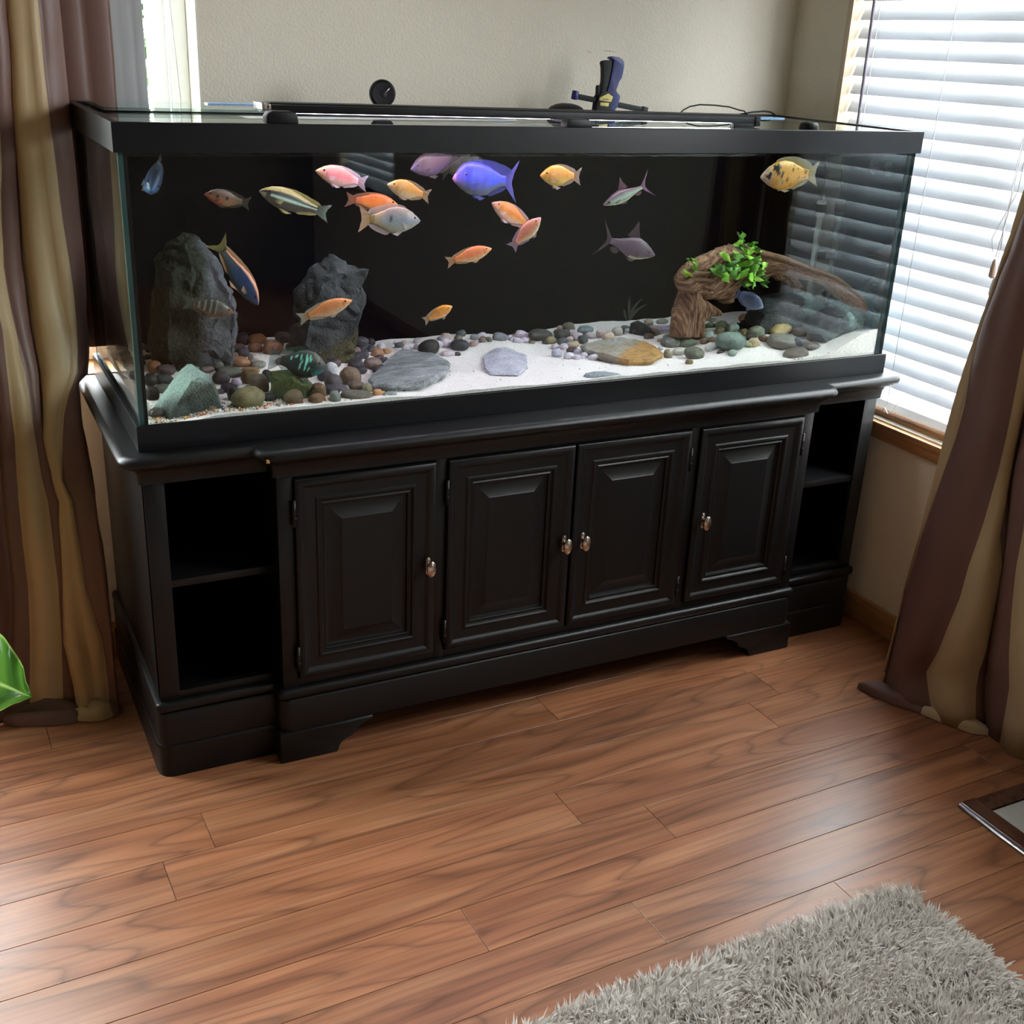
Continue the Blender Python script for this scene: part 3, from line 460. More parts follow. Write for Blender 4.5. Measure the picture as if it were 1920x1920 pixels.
def floor_mat():
    m, t, out = new_mat('laminate_wood')
    b = N(t, 'ShaderNodeBsdfPrincipled'); b.inputs['Specular IOR Level'].default_value = .5
    tcn = N(t, 'ShaderNodeTexCoord'); oi = N(t, 'ShaderNodeObjectInfo')
    off = N(t, 'ShaderNodeVectorMath', operation='SCALE'); off.inputs[0].default_value = (37.0, 19.0, 7.0)
    t.links.new(oi.outputs['Random'], off.inputs['Scale'])
    ad = N(t, 'ShaderNodeVectorMath', operation='ADD'); t.links.new(tcn.outputs['Object'], ad.inputs[0]); t.links.new(off.outputs[0], ad.inputs[1])
    m1 = N(t, 'ShaderNodeMapping'); m1.inputs['Scale'].default_value = (1.0, 8.0, 8.0); t.links.new(ad.outputs[0], m1.inputs[0])
    n1 = N(t, 'ShaderNodeTexNoise', i_Scale=.95, i_Detail=1.4, i_Roughness=.42, i_Distortion=.30); t.links.new(m1.outputs[0], n1.inputs['Vector'])
    mu = N(t, 'ShaderNodeMath', operation='MULTIPLY'); mu.inputs[1].default_value = 12.0; t.links.new(n1.outputs[0], mu.inputs[0])
    fr = N(t, 'ShaderNodeMath', operation='FRACT'); t.links.new(mu.outputs[0], fr.inputs[0])
    rl = ramp(t, [(0.0, (.30,)*3), (.10, (.72,)*3), (.40, (1.0,)*3), (.80, (1.0,)*3), (.93, (.72,)*3), (1.0, (.34,)*3)]); t.links.new(fr.outputs[0], rl.inputs[0])
    # long fibres
    m2 = N(t, 'ShaderNodeMapping'); m2.inputs['Scale'].default_value = (2.2, 95.0, 95.0); t.links.new(ad.outputs[0], m2.inputs[0])
    n2 = N(t, 'ShaderNodeTexNoise', i_Scale=1.6, i_Detail=5.0); t.links.new(m2.outputs[0], n2.inputs['Vector'])
    r2 = ramp(t, [(.28, (.62,)*3), (.55, (1.0,)*3), (.75, (1.12,)*3)]); t.links.new(n2.outputs[0], r2.inputs[0])
    m3 = N(t, 'ShaderNodeMapping'); m3.inputs['Scale'].default_value = (1.0, 9.0, 9.0); t.links.new(ad.outputs[0], m3.inputs[0])
    n3 = N(t, 'ShaderNodeTexNoise', i_Scale=2.2, i_Detail=2.0); t.links.new(m3.outputs[0], n3.inputs['Vector'])
    r3 = ramp(t, [(.33, FLOOR_A), (.5, FLOOR_B), (.68, FLOOR_C)]); t.links.new(n3.outputs[0], r3.inputs[0])
    lm = N(t, 'ShaderNodeMath', operation='MULTIPLY_ADD'); lm.inputs[1].default_value = .22; lm.inputs[2].default_value = .89
    t.links.new(oi.outputs['Random'], lm.inputs[0])
    def mulc(a, b_, fac=1.0):
        k = N(t, 'ShaderNodeMix', data_type='RGBA', blend_type='MULTIPLY'); k.inputs[0].default_value = fac
        t.links.new(a, k.inputs[6]); t.links.new(b_, k.inputs[7]); return k.outputs[2]
    c = mulc(r3.outputs[0], rl.outputs[0], .62); c = mulc(c, r2.outputs[0], .85); c = mulc(c, lm.outputs[0])
    t.links.new(c, b.inputs['Base Color'])
    rr = N(t, 'ShaderNodeMapRange', i_3=.30, i_4=.40); t.links.new(n3.outputs[0], rr.inputs[0]); t.links.new(rr.outputs[0], b.inputs['Roughness'])
    bp = N(t, 'ShaderNodeBump', i_Strength=.05, i_Distance=.001); t.links.new(n2.outputs[0], bp.inputs['Height']); t.links.new(bp.outputs[0], b.inputs['Normal'])
    t.links.new(b.outputs[0], out.inputs[0]); return m
FLOOR_A = (.21, .078, .036); FLOOR_B = (.295, .116, .053); FLOOR_C = (.36, .160, .078)

M = {}
M['wall'] = pmat('painted_wall', (.78, .72, .61), .75, spec=.25, var=.03, vscale=3, bump=.35, bscale=170)
M['wall_dark'] = pmat('low_bounce_wall', (.16, .12, .09), .75, spec=.25, var=.03, vscale=3, bump=.35, bscale=170)  # dark tone given to the unseen walls to cut bounced light
M['ceiling'] = pmat('ceiling_paint', (.62, .60, .56), .9, spec=.1, var=.02)
M['floor'] = floor_mat()
M['subfloor'] = pmat('subfloor', (.03, .015, .01), .9)
M['oak'] = pmat('oak_trim', (.52, .27, .11), .35, var=.35, vscale=3, stretch=(30, 2, 30), bump=.05)
M['jamb'] = pmat('pale_jamb', (.72, .60, .44), .5, var=.22, vscale=4, stretch=(20, 20, 1.5))
M['vinyl'] = pmat('white_vinyl', (.82, .85, .84), .4, var=.02)
M['cream'] = pmat('cream_return', (.80, .77, .66), .7, var=.03)
M['pane'] = glass_mat('window_glass', (.98, 1, .99))
M['black'] = pmat('black_paint', (.0055, .0054, .0060), .38, spec=.32, var=.12, vscale=60, bump=.05, bscale=350)
M['blackin'] = pmat('dark_interior', (.008, .008, .009), .6, spec=.3)
M['rim'] = pmat('black_plastic', (.0055, .0062, .0078), .34, spec=.28, var=.05)
M['rubber'] = pmat('matt_black_plastic', (.005, .005, .006), .5, spec=.22, var=.1)
M['steel'] = pmat('brushed_nickel', (.62, .55, .50), .22, metal=1, var=.1, vscale=40)
M['hinge'] = pmat('black_hinge', (.006, .006, .006), .4, spec=.3)
M['chip'] = pmat('bare_wood_chip', (.55, .33, .12), .6, var=.2)
M['glass'] = glass_mat('tank_glass', (.985, 1, .99), .022, .8)
M['glass_side'] = glass_mat('tank_side_glass', (.97, 1, .99), .03, .9)
M['glass_far'] = glass_mat('tank_far_glass', (.17, .19, .20), .03, .6, .16)  # dark tint and constant mirror stand in for internal reflection at the water side
M['glass_edge'] = pmat('green_glass_edge', (.035, .085, .085), .15, spec=.6, var=.2, vscale=8)
M['lid'] = glass_mat('lid_glass', (.95, 1, .99), .05, 1.0)
M['water'] = glass_mat('water', (.94, .97, .98), .02, .9)
M['backing'] = pmat('tank_back_black', (.0018, .0022, .0045), .9, spec=0.0, var=.1, vscale=4)
def led_mat():
    m, t, out = new_mat('led_strip'); e = N(t, 'ShaderNodeEmission', i_Strength=10.0); tcn = N(t, 'ShaderNodeTexCoord')
    sx = N(t, 'ShaderNodeSeparateXYZ'); t.links.new(tcn.outputs['Generated'], sx.inputs[0])
    r = ramp(t, [(.0, (1, .90, .95)), (.30, (1, .72, 1.0)), (.62, (1, .74, 1.0)), (1, (.98, 1, 1))]); t.links.new(sx.outputs[0], r.inputs[0])
    t.links.new(r.outputs[0], e.inputs[0]); t.links.new(e.outputs[0], out.inputs[0]); return m
M['led'] = led_mat()
M['slat'] = pmat('white_blind_slat', (.82, .84, .88), .4, var=.05, vscale=6, stretch=(20, 1.5, 60), bump=.10, bscale=30, trans=.17)
M['blindrail'] = pmat('white_blind_rail', (.90, .91, .92), .4, trans=.2)
M['cord'] = pmat('pale_cord', (.70, .72, .75), .6)
M['wand'] = pmat('grey_wand', (.30, .26, .32), .3)
M['tassel'] = pmat('wood_tassel', (.40, .30, .26), .4)
M['brown'] = pmat('brown_taffeta', (.165, .088, .072), .42, spec=.35, var=.10, vscale=9, stretch=(1, 1, .25), bump=.05, bscale=300, trans=.05)
M['tan'] = pmat('tan_taffeta', (.47, .345, .20), .42, spec=.35, var=.08, vscale=9, stretch=(1, 1, .25), bump=.05, bscale=300, trans=.05)
M['lining'] = pmat('grey_lining', (.42, .42, .43), .8, var=.08, vscale=12, stretch=(3, 3, .2), trans=.12)
M['sand'] = None

# ------------------------------------------------------------------ room shell
def wall(name, fixed, c0, c1, u0, u1, z0, z1, holes, mat):
    """fixed 'x' or 'y': slab between c0 and c1 on that axis, u along the other; holes (ua, ub, za, zb)"""
    us = sorted({u0, u1, *[h[0] for h in holes], *[h[1] for h in holes]}); zs = sorted({z0, z1, *[h[2] for h in holes], *[h[3] for h in holes]})
    bm = bmesh.new()
    for a, b in zip(us, us[1:]):
        for c, d in zip(zs, zs[1:]):
            if any(h[0] <= a and b <= h[1] and h[2] <= c and d <= h[3] for h in holes): continue
            if fixed == 'x': add_box(bm, (c0, a, c), (c1, b, d))
            else: add_box(bm, (a, c0, c), (b, c1, d))
    bmesh.ops.remove_doubles(bm, verts=bm.verts[:], dist=1e-5)
    seen = {}
    for f in bm.faces: seen.setdefault(tuple(sorted(v.index for v in f.verts)), []).append(f)
    bm.verts.index_update()
    seen = {}
    for f in bm.faces: seen.setdefault(frozenset(v.index for v in f.verts), []).append(f)
    bmesh.ops.delete(bm, geom=[f for l in seen.values() if len(l) > 1 for f in l], context='FACES_ONLY')
    return tag(bmo(name, bm, mat), kind='structure')
W1 = (-.62, .396, .575, 2.06); W2 = (-1.5, .283, .70, 2.15); W3 = (-4.5, -3.6, .67, 2.05); W4 = (-1.65, -.75, 1.27, 2.24)  # W4 is an unseen opening added for light from the right
wall('wall_right', 'x', RX, RX+.15, FY-.15, BY+.15, 0, CZ, [W1, W3, W4], M['wall'])
wall('wall_back', 'y', BY, BY+.14, LX-.15, RX, 0, CZ, [W2], M['wall'])
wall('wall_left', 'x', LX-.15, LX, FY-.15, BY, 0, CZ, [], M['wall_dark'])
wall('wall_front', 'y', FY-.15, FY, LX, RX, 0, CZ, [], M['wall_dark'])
tag(box('ceiling', (LX-.15, FY-.15, CZ), (RX+.15, BY+.15, CZ+.1), M['ceiling']), kind='structure')

# floor of laminate planks
fl = empty('floor', (0, 0, 0), kind='structure')
sub = box('underlay', (LX-.14, FY-.14, -.06), (RX+.14, BY+.13, -.0125), M['subfloor'], fl)
ROT = Matrix.Rotation(math.radians(1.3), 3, 'Z')
joints = {0: .035, 1: -.065, 2: .869, 3: 1.07+.02, -1: .868, 4: .391, 5: .685, 6: 1.07}
exact = {-1: [.868], 0: [.035, 1.431], 1: [-.065, 1.331], 2: [.72], 3: [.869], 4: [.391], 5: [.685], 6: [1.07, -.2], -2: [.3, 1.62], -3: [.95], -4: [-.2, 1.1], -5: [.5]}
PW = .1168; Y0 = -.1558
for k in range(-8, 42):
    ya = Y0 - PW*(k+1) - .0; yb = Y0 - PW*k
    js = exact.get(k, [random.uniform(-.2, 1.0)])
    js = sorted(js)
    xs = list(js)
    while xs[-1] < RX+.15: xs.append(xs[-1]+1.29)
    while xs[0] > LX-.1: xs.insert(0, xs[0]-1.29)
    for a, b in zip(xs, xs[1:]):
        if b <= LX or a >= RX+.1: continue
        g = .0005
        L = b-a-2*g; Wd = PW-2*g
        bv = .0005
        vs = [(0,0,-.012),(L,0,-.012),(L,Wd,-.012),(0,Wd,-.012),(0,0,-bv),(L,0,-bv),(L,Wd,-bv),(0,Wd,-bv),(bv,bv,0),(L-bv,bv,0),(L-bv,Wd-bv,0),(bv,Wd-bv,0)]
        fs = [(8,9,10,11)]+[(i, (i+1)%4, 4+(i+1)%4, 4+i) for i in range(4)]+[(4+i, 4+(i+1)%4, 8+(i+1)%4, 8+i) for i in range(4)]
        # clip to the room by trimming lengths
        c = ROT @ Vector((a+g, ya+g, 0))
        me = bpy.data.meshes.new('plank'); me.from_pydata(vs, [], fs); me.update()
        o = bpy.data.objects.new('plank', me); me.materials.append(M['floor']); COL.objects.link(o)
        o.parent = fl; o.location = c; o.rotation_euler = (0, 0, math.radians(1.3))

# ------------------------------------------------------------------ baseboards, window trim
tag(box('baseboard_right', (RX-.013, FY, 0), (RX, BY, .075), M['oak'], bev=.003), kind='structure')
tag(box('baseboard_back', (LX, BY-.013, 0), (RX-.013, BY, .075), M['oak'], bev=.003), kind='structure')

def window_x(name, h, mat, blind_sill=True):
    """window in a wall of constant x (right wall)"""
    y0, y1, z0, z1 = h; w = empty(name, (RX, (y0+y1)/2, z0), kind='structure')
    d = .13
    box('jamb', (RX+.0, y1-.018, z0), (RX+d, y1, z1), mat, w); box('jamb', (RX, y0, z0), (RX+d, y0+.018, z1), mat, w)
    box('head_jamb', (RX, y0, z1-.018), (RX+d, y1, z1), mat, w)
    for a, b in ((y0+.018, y0+.06), (y1-.06, y1-.018), ((y0+y1)/2-.02, (y0+y1)/2+.02)):
        box('sash_stile', (RX+.095, a, z0+.02), (RX+.13, b, z1-.018), M['vinyl'], w, bev=.004)
    for a, b in ((z0+.02, z0+.075), (z1-.07, z1-.018)):
        box('sash_rail', (RX+.096, y0+.02, a), (RX+.129, y1-.02, b), M['vinyl'], w, bev=.004)
    box('pane', (RX+.110, y0+.03, z0+.03), (RX+.114, y1-.03, z1-.03), M['pane'], w)
    return w
w1 = window_x('window_1', W1, M['jamb'])
box('sill', (RX-.016, -.66, .553), (RX+.10, .396, .571), M['oak'], w1, bev=.003)
box('sill_step', (RX+.022, -.62, .571), (RX+.10, .378, .590), M['oak'], w1, bev=.004)
box('apron', (RX-.010, -.64, .525), (RX, .396, .553), M['oak'], w1, bev=.002)
w3 = window_x('window_3', W3, M['jamb'])
box('sill', (RX-.016, -4.52, .65), (RX+.10, -3.58, .67), M['oak'], w3, bev=.003)
w4 = window_x('added_window_4', W4, M['jamb'])  # added window, out of view, to brighten left curtain and back wall

x0, x1, z0, z1 = W2
w2 = empty('window_2', ((x0+x1)/2, BY, z0), kind='structure')
box('jamb', (x1-.004, BY, z0), (x1, BY+.14, z1), M['cream'], w2); box('jamb', (x0, BY, z0), (x0+.004, BY+.14, z1), M['cream'], w2)
box('head_jamb', (x0, BY, z1-.004), (x1, BY+.14, z1), M['cream'], w2); box('sill', (x0, BY-.02, z0-.0), (x1, BY+.14, z0+.02), M['oak'], w2, bev=.003)
for a, b, y0, y1 in ((.240, .279, .69, .75), (.196, .236, .705, .735), (-.63, -.57, .69, .75), (x0+.004, x0+.05, .69, .75)):
    box('frame_stile', (a, y0, z0+.02), (b, y1, z1-.004), M['vinyl'], w2, bev=.004)
box('frame_rail', (x0+.01, .691, z0+.02), (x1-.005, .749, z0+.07), M['vinyl'], w2, bev=.004)
box('frame_rail', (x0+.01, .691, z1-.06), (x1-.005, .749, z1-.004), M['vinyl'], w2, bev=.004)
box('pane', (x0+.02, .718, z0+.05), (.20, .722, z1-.04), M['pane'], w2)
tube('pull_cord', [(.225, .66, 2.05), (.232, .65, 1.6), (.246, .64, 1.30), (.250, .64, 1.0)], .0022, M['cord'], w2, 6)
# ------------------------------------------------------------------ blinds
def make_slat(L):
    """slat lying along y, tilted: room edge low, outer edge high, slightly crowned"""
    wd = .050; t = math.radians(62); vs = []; fs = []
    prof = []
    for i in range(7):
        s = (i/6-.5)*wd; c = .0022*(1-(2*i/6-1)**2)
        prof.append((s*math.cos(t)-c*math.sin(t), s*math.sin(t)+c*math.cos(t)))
    nx, nz = -math.sin(t)*.0022, math.cos(t)*.0022
    loop = prof + [(a-nx, b-nz) for a, b in prof[::-1]]
    n = len(loop)
    for y in (0, L): vs += [(a, y, b) for a, b in loop]
    fs = [(i, (i+1) % n, n+(i+1) % n, n+i) for i in range(n)] + [tuple(range(n-1, -1, -1)), tuple(range(n, 2*n))]
    me = bpy.data.meshes.new('slat'); me.from_pydata(vs, [], fs); me.materials.append(M['slat'])
    me.polygons.foreach_set('use_smooth', [True]*len(fs)); me.set_sharp_from_angle(angle=math.radians(40)); return me
def blind(h, y0, y1, zlow, ztop, pitch, xs, label):
    b = empty('window_blind', (xs, (y0+y1)/2, ztop), label, 'window blind')
    me = make_slat(y1-y0); z = zlow; first = None
    bx = Vector(b.location)
    while z < ztop:
        o = bpy.data.objects.new('slat', me) if first is None else first.copy()
        COL.objects.link(o); first = first or o
        o.parent = b; o.location = Vector((xs, y0, z)) - bx; z += pitch
    box('head_rail', (xs-.03, y0, ztop), (xs+.03, y1, ztop+.05), M['blindrail'], b, bev=.003)
    return b
# front (room side) edges measured at z = 1.597 - .0447 k
b1 = blind(W1, -.598, .374, 1.597-.0447*21+.022, 1.99, .0447, RX+.038, 'wide white slatted blind, half closed, in the window beside the tank')
box('bottom_rail', (RX+.022, -.598, .598), (RX+.060, .374, .622), M['blindrail'], b1, bev=.004)
for y in (.285, .035, -.225, -.47):
    for dx in (.004, .066):
        tube('ladder_cord', [(RX+dx, y, .61), (RX+dx, y, 2.0)], .0011, M['cord'], b1, 5)
tube('tilt_wand', [(RX-.004, .300, 2.0), (RX-.004, .299, 1.60), (RX-.005, .291, 1.28), (RX-.005, .288, 1.10)], .0042, M['wand'], b1, 8)
tube('lift_cord', [(RX-.006, -.245, 2.0), (RX-.006, -.236, 1.15), (RX-.006, -.226, 1.05)], .0012, M['cord'], b1, 5)
tube('lift_cord', [(RX-.006, -.258, 2.0), (RX-.006, -.250, 1.2), (RX-.007, -.206, 1.09), (RX-.007, -.215, 1.06), (RX-.007, -.236, 1.07), (RX-.006, -.23, 1.16)], .0012, M['cord'], b1, 5)
lathe('tassel', [(.002, .04), (.005, .035), (.008, .015), (.0085, 0), (.004, -.004)], M['tassel'], b1, (RX-.006, -.226, 1.006), 12)
lathe('tassel', [(.002, .04), (.005, .035), (.008, .015), (.0085, 0), (.004, -.004)], M['cord'], b1, (RX-.006, -.236, .965), 12)
tube('cord_end', [(RX-.002, .045, .594), (RX-.006, .030, .612), (RX-.006, .018, .600), (RX-.004, .005, .608), (RX-.002, -.008, .636), (RX+.004, -.018, .66)], .0013, M['cord'], b1, 5)
b3 = blind(W3, -4.48, -3.62, .72, 1.98, .050, RX+.04, 'white slatted blind in the far window at the back of the room')
box('bottom_rail', (RX+.022, -4.48, .68), (RX+.060, -3.62, .70), M['blindrail'], b3, bev=.004)

# ------------------------------------------------------------------ curtains
def curtain_mesh(name, rails, mat_of, parent, bulge, seg=7, ripple=.0034, amp=None):
    """rails: list of vertical polylines; each strip between two rails is a soft fold"""
    nr = len(rails[0]); vs, fs, mi = [], [], []
    cols = []
    for j in range(len(rails)-1):
        for s in range(seg + (1 if j == len(rails)-2 else 0)):
            f = s/seg; col = []
            for i in range(nr):
                a, b = Vector(rails[j][i]), Vector(rails[j+1][i])
                p = a.lerp(b, f)
                d = (b-a); nrm = Vector((d.y, -d.x, 0))
                if nrm.length > 1e-6: nrm.normalize()
                k = bulge[j]*min(1.0, d.length/.07)
                p += nrm*(math.sin(math.pi*f)**.8 * k)
                q = noise.noise(Vector((p.x*14+j*3.1, p.y*9, p.z*5.0)))
                r = noise.noise(Vector((p.x*26+9, p.y*20+j, p.z*13))) + .8*noise.noise(Vector((p.x*40, p.y*12+j, p.z*46)))*max(0, 1.25-p.z)
                fade = min(1.0, (p.z)/.05)
                p += nrm*(q*ripple*2.2 + r*ripple)*fade*(1 if 0 < f < 1 else .4)
                col.append(p)
            cols.append(col)
    for col in cols: vs += col
    nc = len(cols)
    for c in range(nc-1):
        for i in range(nr-1):
            fs.append((c*nr+i, c*nr+i+1, (c+1)*nr+i+1, (c+1)*nr+i)); mi.append(mat_of[c//seg])
    o = mesh(name, vs, fs, [M['brown'], M['tan'], M['lining']], parent, True, mi)
    sd = o.modifiers.new('thickness', 'SOLIDIFY'); sd.thickness = .0015; sd.offset = 1
    return o
def densify(rail, k=2):
    out = []
    for a, b in zip(rail, rail[1:]):
        for s in range(k): out.append(tuple(Vector(a).lerp(Vector(b), s/k)))
    out.append(rail[-1]); return out
def top_up(rail, z=2.25):
    a, b = Vector(rail[0]), Vector(rail[4]); d = (a-b); q = a + d*((z-a.z)/d.z) if abs(d.z) > 1e-4 else a
    q.x = a.x + (q.x-a.x)*.35; q.y = a.y + (q.y-a.y)*.35
    return [(q.x, q.y, z)] + rail
cl = empty('curtain', (-.15, .36, 0), 'brown and tan striped curtain hanging left of the tank, pooling on the floor', 'curtain')
lr = [densify(top_up(r)) for r in CURTAIN_L]
# the panel stops short of the tank's side and of the nosing of the cabinet
def clear(p, side): return (min(p[0], side if p[2] > .745 else -.052), p[1], p[2])
lr[5] = [clear(p, -.050) for p in lr[5]]; lr[6] = [clear(p, -.026) for p in lr[6]]
lr[7] = [clear(p, -.006) for p in lr[7]]; lr[8] = [clear(p, -.012) for p in lr[8]]
lr.append([(-.020 if p[2] > .745 else -.058, max(p[1]+.03, .586 if p[2] > .745 else .45), p[2]) for p in lr[8]])
curtain_mesh('fabric', lr, [0, 0, 1, 0, 1, 1, 0, 0, 0], cl, [.02, .015, .022, .02, .028, .012, .006, .003, .002])
curtain_mesh('rear_fold', [[(x, y, z) for z in np.linspace(2.2, .78, 14)] for x, y in ((-.06, .584), (-.005, .582), (.048, .584), (.102, .586))], [0, 0, 0], cl, [.006, .006, .005], ripple=.0006)
lv = [[(x, y, z) for z in np.linspace(2.2, .75, 14)] for x, y in ((.085, .5885), (.118, .586), (.145, .587), (.167, .588))]
curtain_mesh('lining', lv, [2, 2, 2], cl, [.003, .003, .003], ripple=.0004)
# puddled hem on the floor
def puddle(name, pts, w, h, mat, parent, seed):
    vs, fs = [], []; n = 9; rnd = random.Random(seed)
    for i, p in enumerate(pts):
        t = i/(len(pts)-1); s = .35+.65*math.sin(math.pi*min(1, max(0, t*.9+.05)))
        a = Vector(pts[min(i+1, len(pts)-1)])-Vector(pts[max(i-1, 0)]); a.z = 0; a.normalize(); u = Vector((a.y, -a.x, 0))
        for k in range(n):
            an = math.pi*k/(n-1)
            hh = h*s*(1+.75*noise.noise(Vector((i*.9, k*.9, seed))))
            ww = w*s*(1+.3*noise.noise(Vector((i*.8+5, k*.3, seed))))
            vs.append(Vector(p)+u*math.cos(an)*ww+Vector((0, 0, math.sin(an)*hh+.002)))
    for i in range(len(pts)-1):
        for k in range(n-1): fs.append((i*n+k, i*n+k+1, (i+1)*n+k+1, (i+1)*n+k))
    o = mesh(name, vs, fs, mat, parent, True); return o
puddle('hem_fold', [(-.29, .355, 0), (-.25, .335, 0), (-.20, .315, 0), (-.15, .305, 0), (-.125, .30, 0)], .035, .040, M['brown'], cl, 1)
puddle('hem_fold', [(-.15, .302, 0), (-.125, .295, 0), (-.105, .287, 0), (-.09, .284, 0), (-.075, .287, 0), (-.06, .292, 0)], .026, .034, M['tan'], cl, 2)
puddle('hem_fold', [(-.080, .29, 0), (-.06, .285, 0), (-.045, .29, 0)], .018, .028, M['brown'], cl, 5)
crt = empty('curtain', (1.78, -.4, 0), 'dark brown and tan striped curtain drawn aside before the blind at the right edge', 'curtain')
curtain_mesh('fabric', [densify(top_up(r)) for r in CURTAIN_R], [1, 0, 1, 0, 0, 1, 0], crt, [.004, .03, .03, .012, .012, .03, .03])
puddle('hem_fold', [(1.645, -.290, 0), (1.66, -.33, 0), (1.685, -.39, 0), (1.705, -.445, 0)], .022, .030, M['brown'], crt, 3)
puddle('hem_fold', [(1.70, -.43, 0), (1.73, -.49, 0), (1.765, -.55, 0), (1.785, -.58, 0)], .022, .026, M['tan'], crt, 4)
rod = tube('curtain_rod', [(-2.4, .36, 2.28), (.30, .42, 2.28)], .012, M['hinge']); tag(rod, 'thin dark curtain rod above the left window', 'curtain rod')
rod2 = tube('curtain_rod', [(1.80, .45, 2.28), (1.80, -1.3, 2.28)], .012, M['hinge']); tag(rod2, 'thin dark curtain rod above the right window', 'curtain rod')

rsc = random.Random(2)
for k, (x, z, w_) in enumerate(((1.256, 1.4455, .004), (1.262, 1.4438, .003), (1.300, 1.450, .003), (1.309, 1.4492, .004), (1.318, 1.4488, .005), (1.327, 1.4482, .004), (1.335, 1.4478, .003))):
    pts = [(x+w_*math.cos(a)*rsc.uniform(.6, 1), z+w_*.35*math.sin(a)*rsc.uniform(.6, 1)) for a in np.linspace(0, 6.28, 8)[:-1]]
    o = prism('scuff_mark', pts, BY-.0006, BY-.0001, M['tassel']); o.parent = bpy.data.objects['wall_back']

# ------------------------------------------------------------------ stand
SH = .72                                   # height of the stand
PF, PC = .003, -.042                       # front planes of the wings and of the centre
XL, XR, CL_, CR_ = .003, 1.837, .247, 1.593
BACK = .560
OUT = [(XL, BACK), (XL, PF), (CL_, PF), (CL_, PC), (CR_, PC), (CR_, PF), (XR, PF), (XR, BACK)]
def ring(path, d, r, n=5):
    """path pushed outwards by d, convex corners rounded by r (path runs left-back, front, right-back)"""
    m = len(path); res = []
    nrm = []
    for a, b in zip(path, path[1:]):
        v = Vector((b[0]-a[0], b[1]-a[1])).normalized(); nrm.append(Vector((v.y, -v.x)))
    # outward is to the right of travel here only if travel is clockwise seen from above: flip to suit
    sgn = -1 if nrm[0].x > 0 else 1
    nrm = [q*sgn for q in nrm]
    for i, p in enumerate(path):
        P = Vector(p)
        if i == 0: res.append(P+nrm[0]*d); continue
        if i == m-1: res.append(P+nrm[-1]*d); continue
        n1, n2 = nrm[i-1], nrm[i]; c = P+n1*d+n2*d
        t1 = Vector((path[i][0]-path[i-1][0], path[i][1]-path[i-1][1])).normalized()
        convex = n2.dot(t1) > 0
        if convex and r > 1e-4:
            ctr = c - n1*r - n2*r
            for k in range(n+1):
                a = math.pi/2*k/n; res.append(ctr + n1*r*math.cos(a) + n2*r*math.sin(a))
        else:
            for k in range(n+1): res.append(c.copy())
    return res
def moulding(name, path, prof, mat, parent, r0=.002, top=False, bottom=False):
    vs, fs = [], []; dm = min(d for d, z in prof)
    rows = []
    for d, z in prof:
        rg = ring(path, d, max(.0, r0 + (d-dm)*.75)); rows.append(len(rg)); vs += [(p.x, p.y, z) for p in rg]
    n = rows[0]
    for i in range(len(prof)-1):
        for k in range(n-1): fs.append((i*n+k, i*n+k+1, (i+1)*n+k+1, (i+1)*n+k))
    bm = bmesh.new(); bv = [bm.verts.new(v) for v in vs]
    for f in fs:
        try: bm.faces.new([bv[i] for i in f])
        except ValueError: pass
    if top: bm.faces.new(bv[-n:])
    if bottom: bm.faces.new(bv[:n][::-1])
    # close the back
    try: bm.faces.new([bv[i*n] for i in range(len(prof))] + [bv[i*n+n-1] for i in range(len(prof)-1, -1, -1)])
    except ValueError: pass
    bmesh.ops.remove_doubles(bm, verts=bm.verts[:], dist=1e-6)
    bmesh.ops.recalc_face_normals(bm, faces=bm.faces[:])
    return bmo(name, bm, mat, parent, angle=38)
st = empty('aquarium_stand', (.92, .26, 0), 'black painted breakfront cabinet with four panelled doors under the fish tank', 'cabinet')
B = M['black']
moulding('top', OUT, [(0, .6535), (.006, .6535), (.009, .655), (.010, .675), (.013, .679), (.014, .683), (.018, .688), (.026, .6905), (.029, .6925), (.029, .6945),
                      (.036, .6955), (.041, .699), (.0435, .704), (.0445, .7075), (.0435, .711), (.041, .715), (.036, .719), (.030, .72)], B, st, .003, top=True, bottom=True)
moulding('base_bead', OUT, [(0, .176), (.006, .1755), (.0105, .173), (.0125, .169), (.013, .164), (.0125, .159), (.0105, .155), (.006, .1525), (0, .152)], B, st)
moulding('plinth', OUT, [(-.012, .152), (.006, .1515), (.009, .150), (.011, .146), (.0112, .078), (.0112, .075), (-.01, .075)], B, st, .008)
low = [(-.012, .0755), (.009, .0750), (.013, .0735), (.0148, .0700), (.015, .066), (.015, .0), (-.012, 0)]
moulding('wing_plinth', [(XL, BACK), (XL, PF), (CL_, PF)], low, B, st, .012)
moulding('wing_plinth', [(CR_, PF), (XR, PF), (XR, BACK)], low, B, st, .012)
def foot(sign):
    # ogee bracket: seen from the front, from the outer edge inwards
    X = lambda u: (CL_-.015+u) if sign < 0 else (CR_+.015-u)
    pr = [(0, 0), (.128, 0), (.131, .012), (.137, .022), (.148, .029), (.160, .033), (.168, .040), (.174, .050), (.184, .057), (.196, .062), (.206, .0655), (.210, .0715), (.207, .0745), (0, .0745)]
    prism('foot', [(X(u), z) for u, z in pr], PC-.015, PC+.012, B, st, bev=.0035)
    xa, xb = sorted((X(0), X(.027))); box('foot_return', (xa, PC+.0, 0), (xb, PF+.03, .0745), B, st, bev=.003)
foot(-1); foot(1)
for x0, x1 in ((XL, XL+.018), (XR-.018, XR)): box('side_panel', (x0, PF+.002, .075), (x1, BACK, .6535), B, st)
for x0, x1 in ((CL_, CL_+.018), (CR_-.018, CR_)): box('divider', (x0, PC+.019, .10), (x1, BACK-.012, .6535), B, st)
box('back_panel', (XL+.018, BACK-.012, .075), (XR-.018, BACK, .6535), M['blackin'], st)
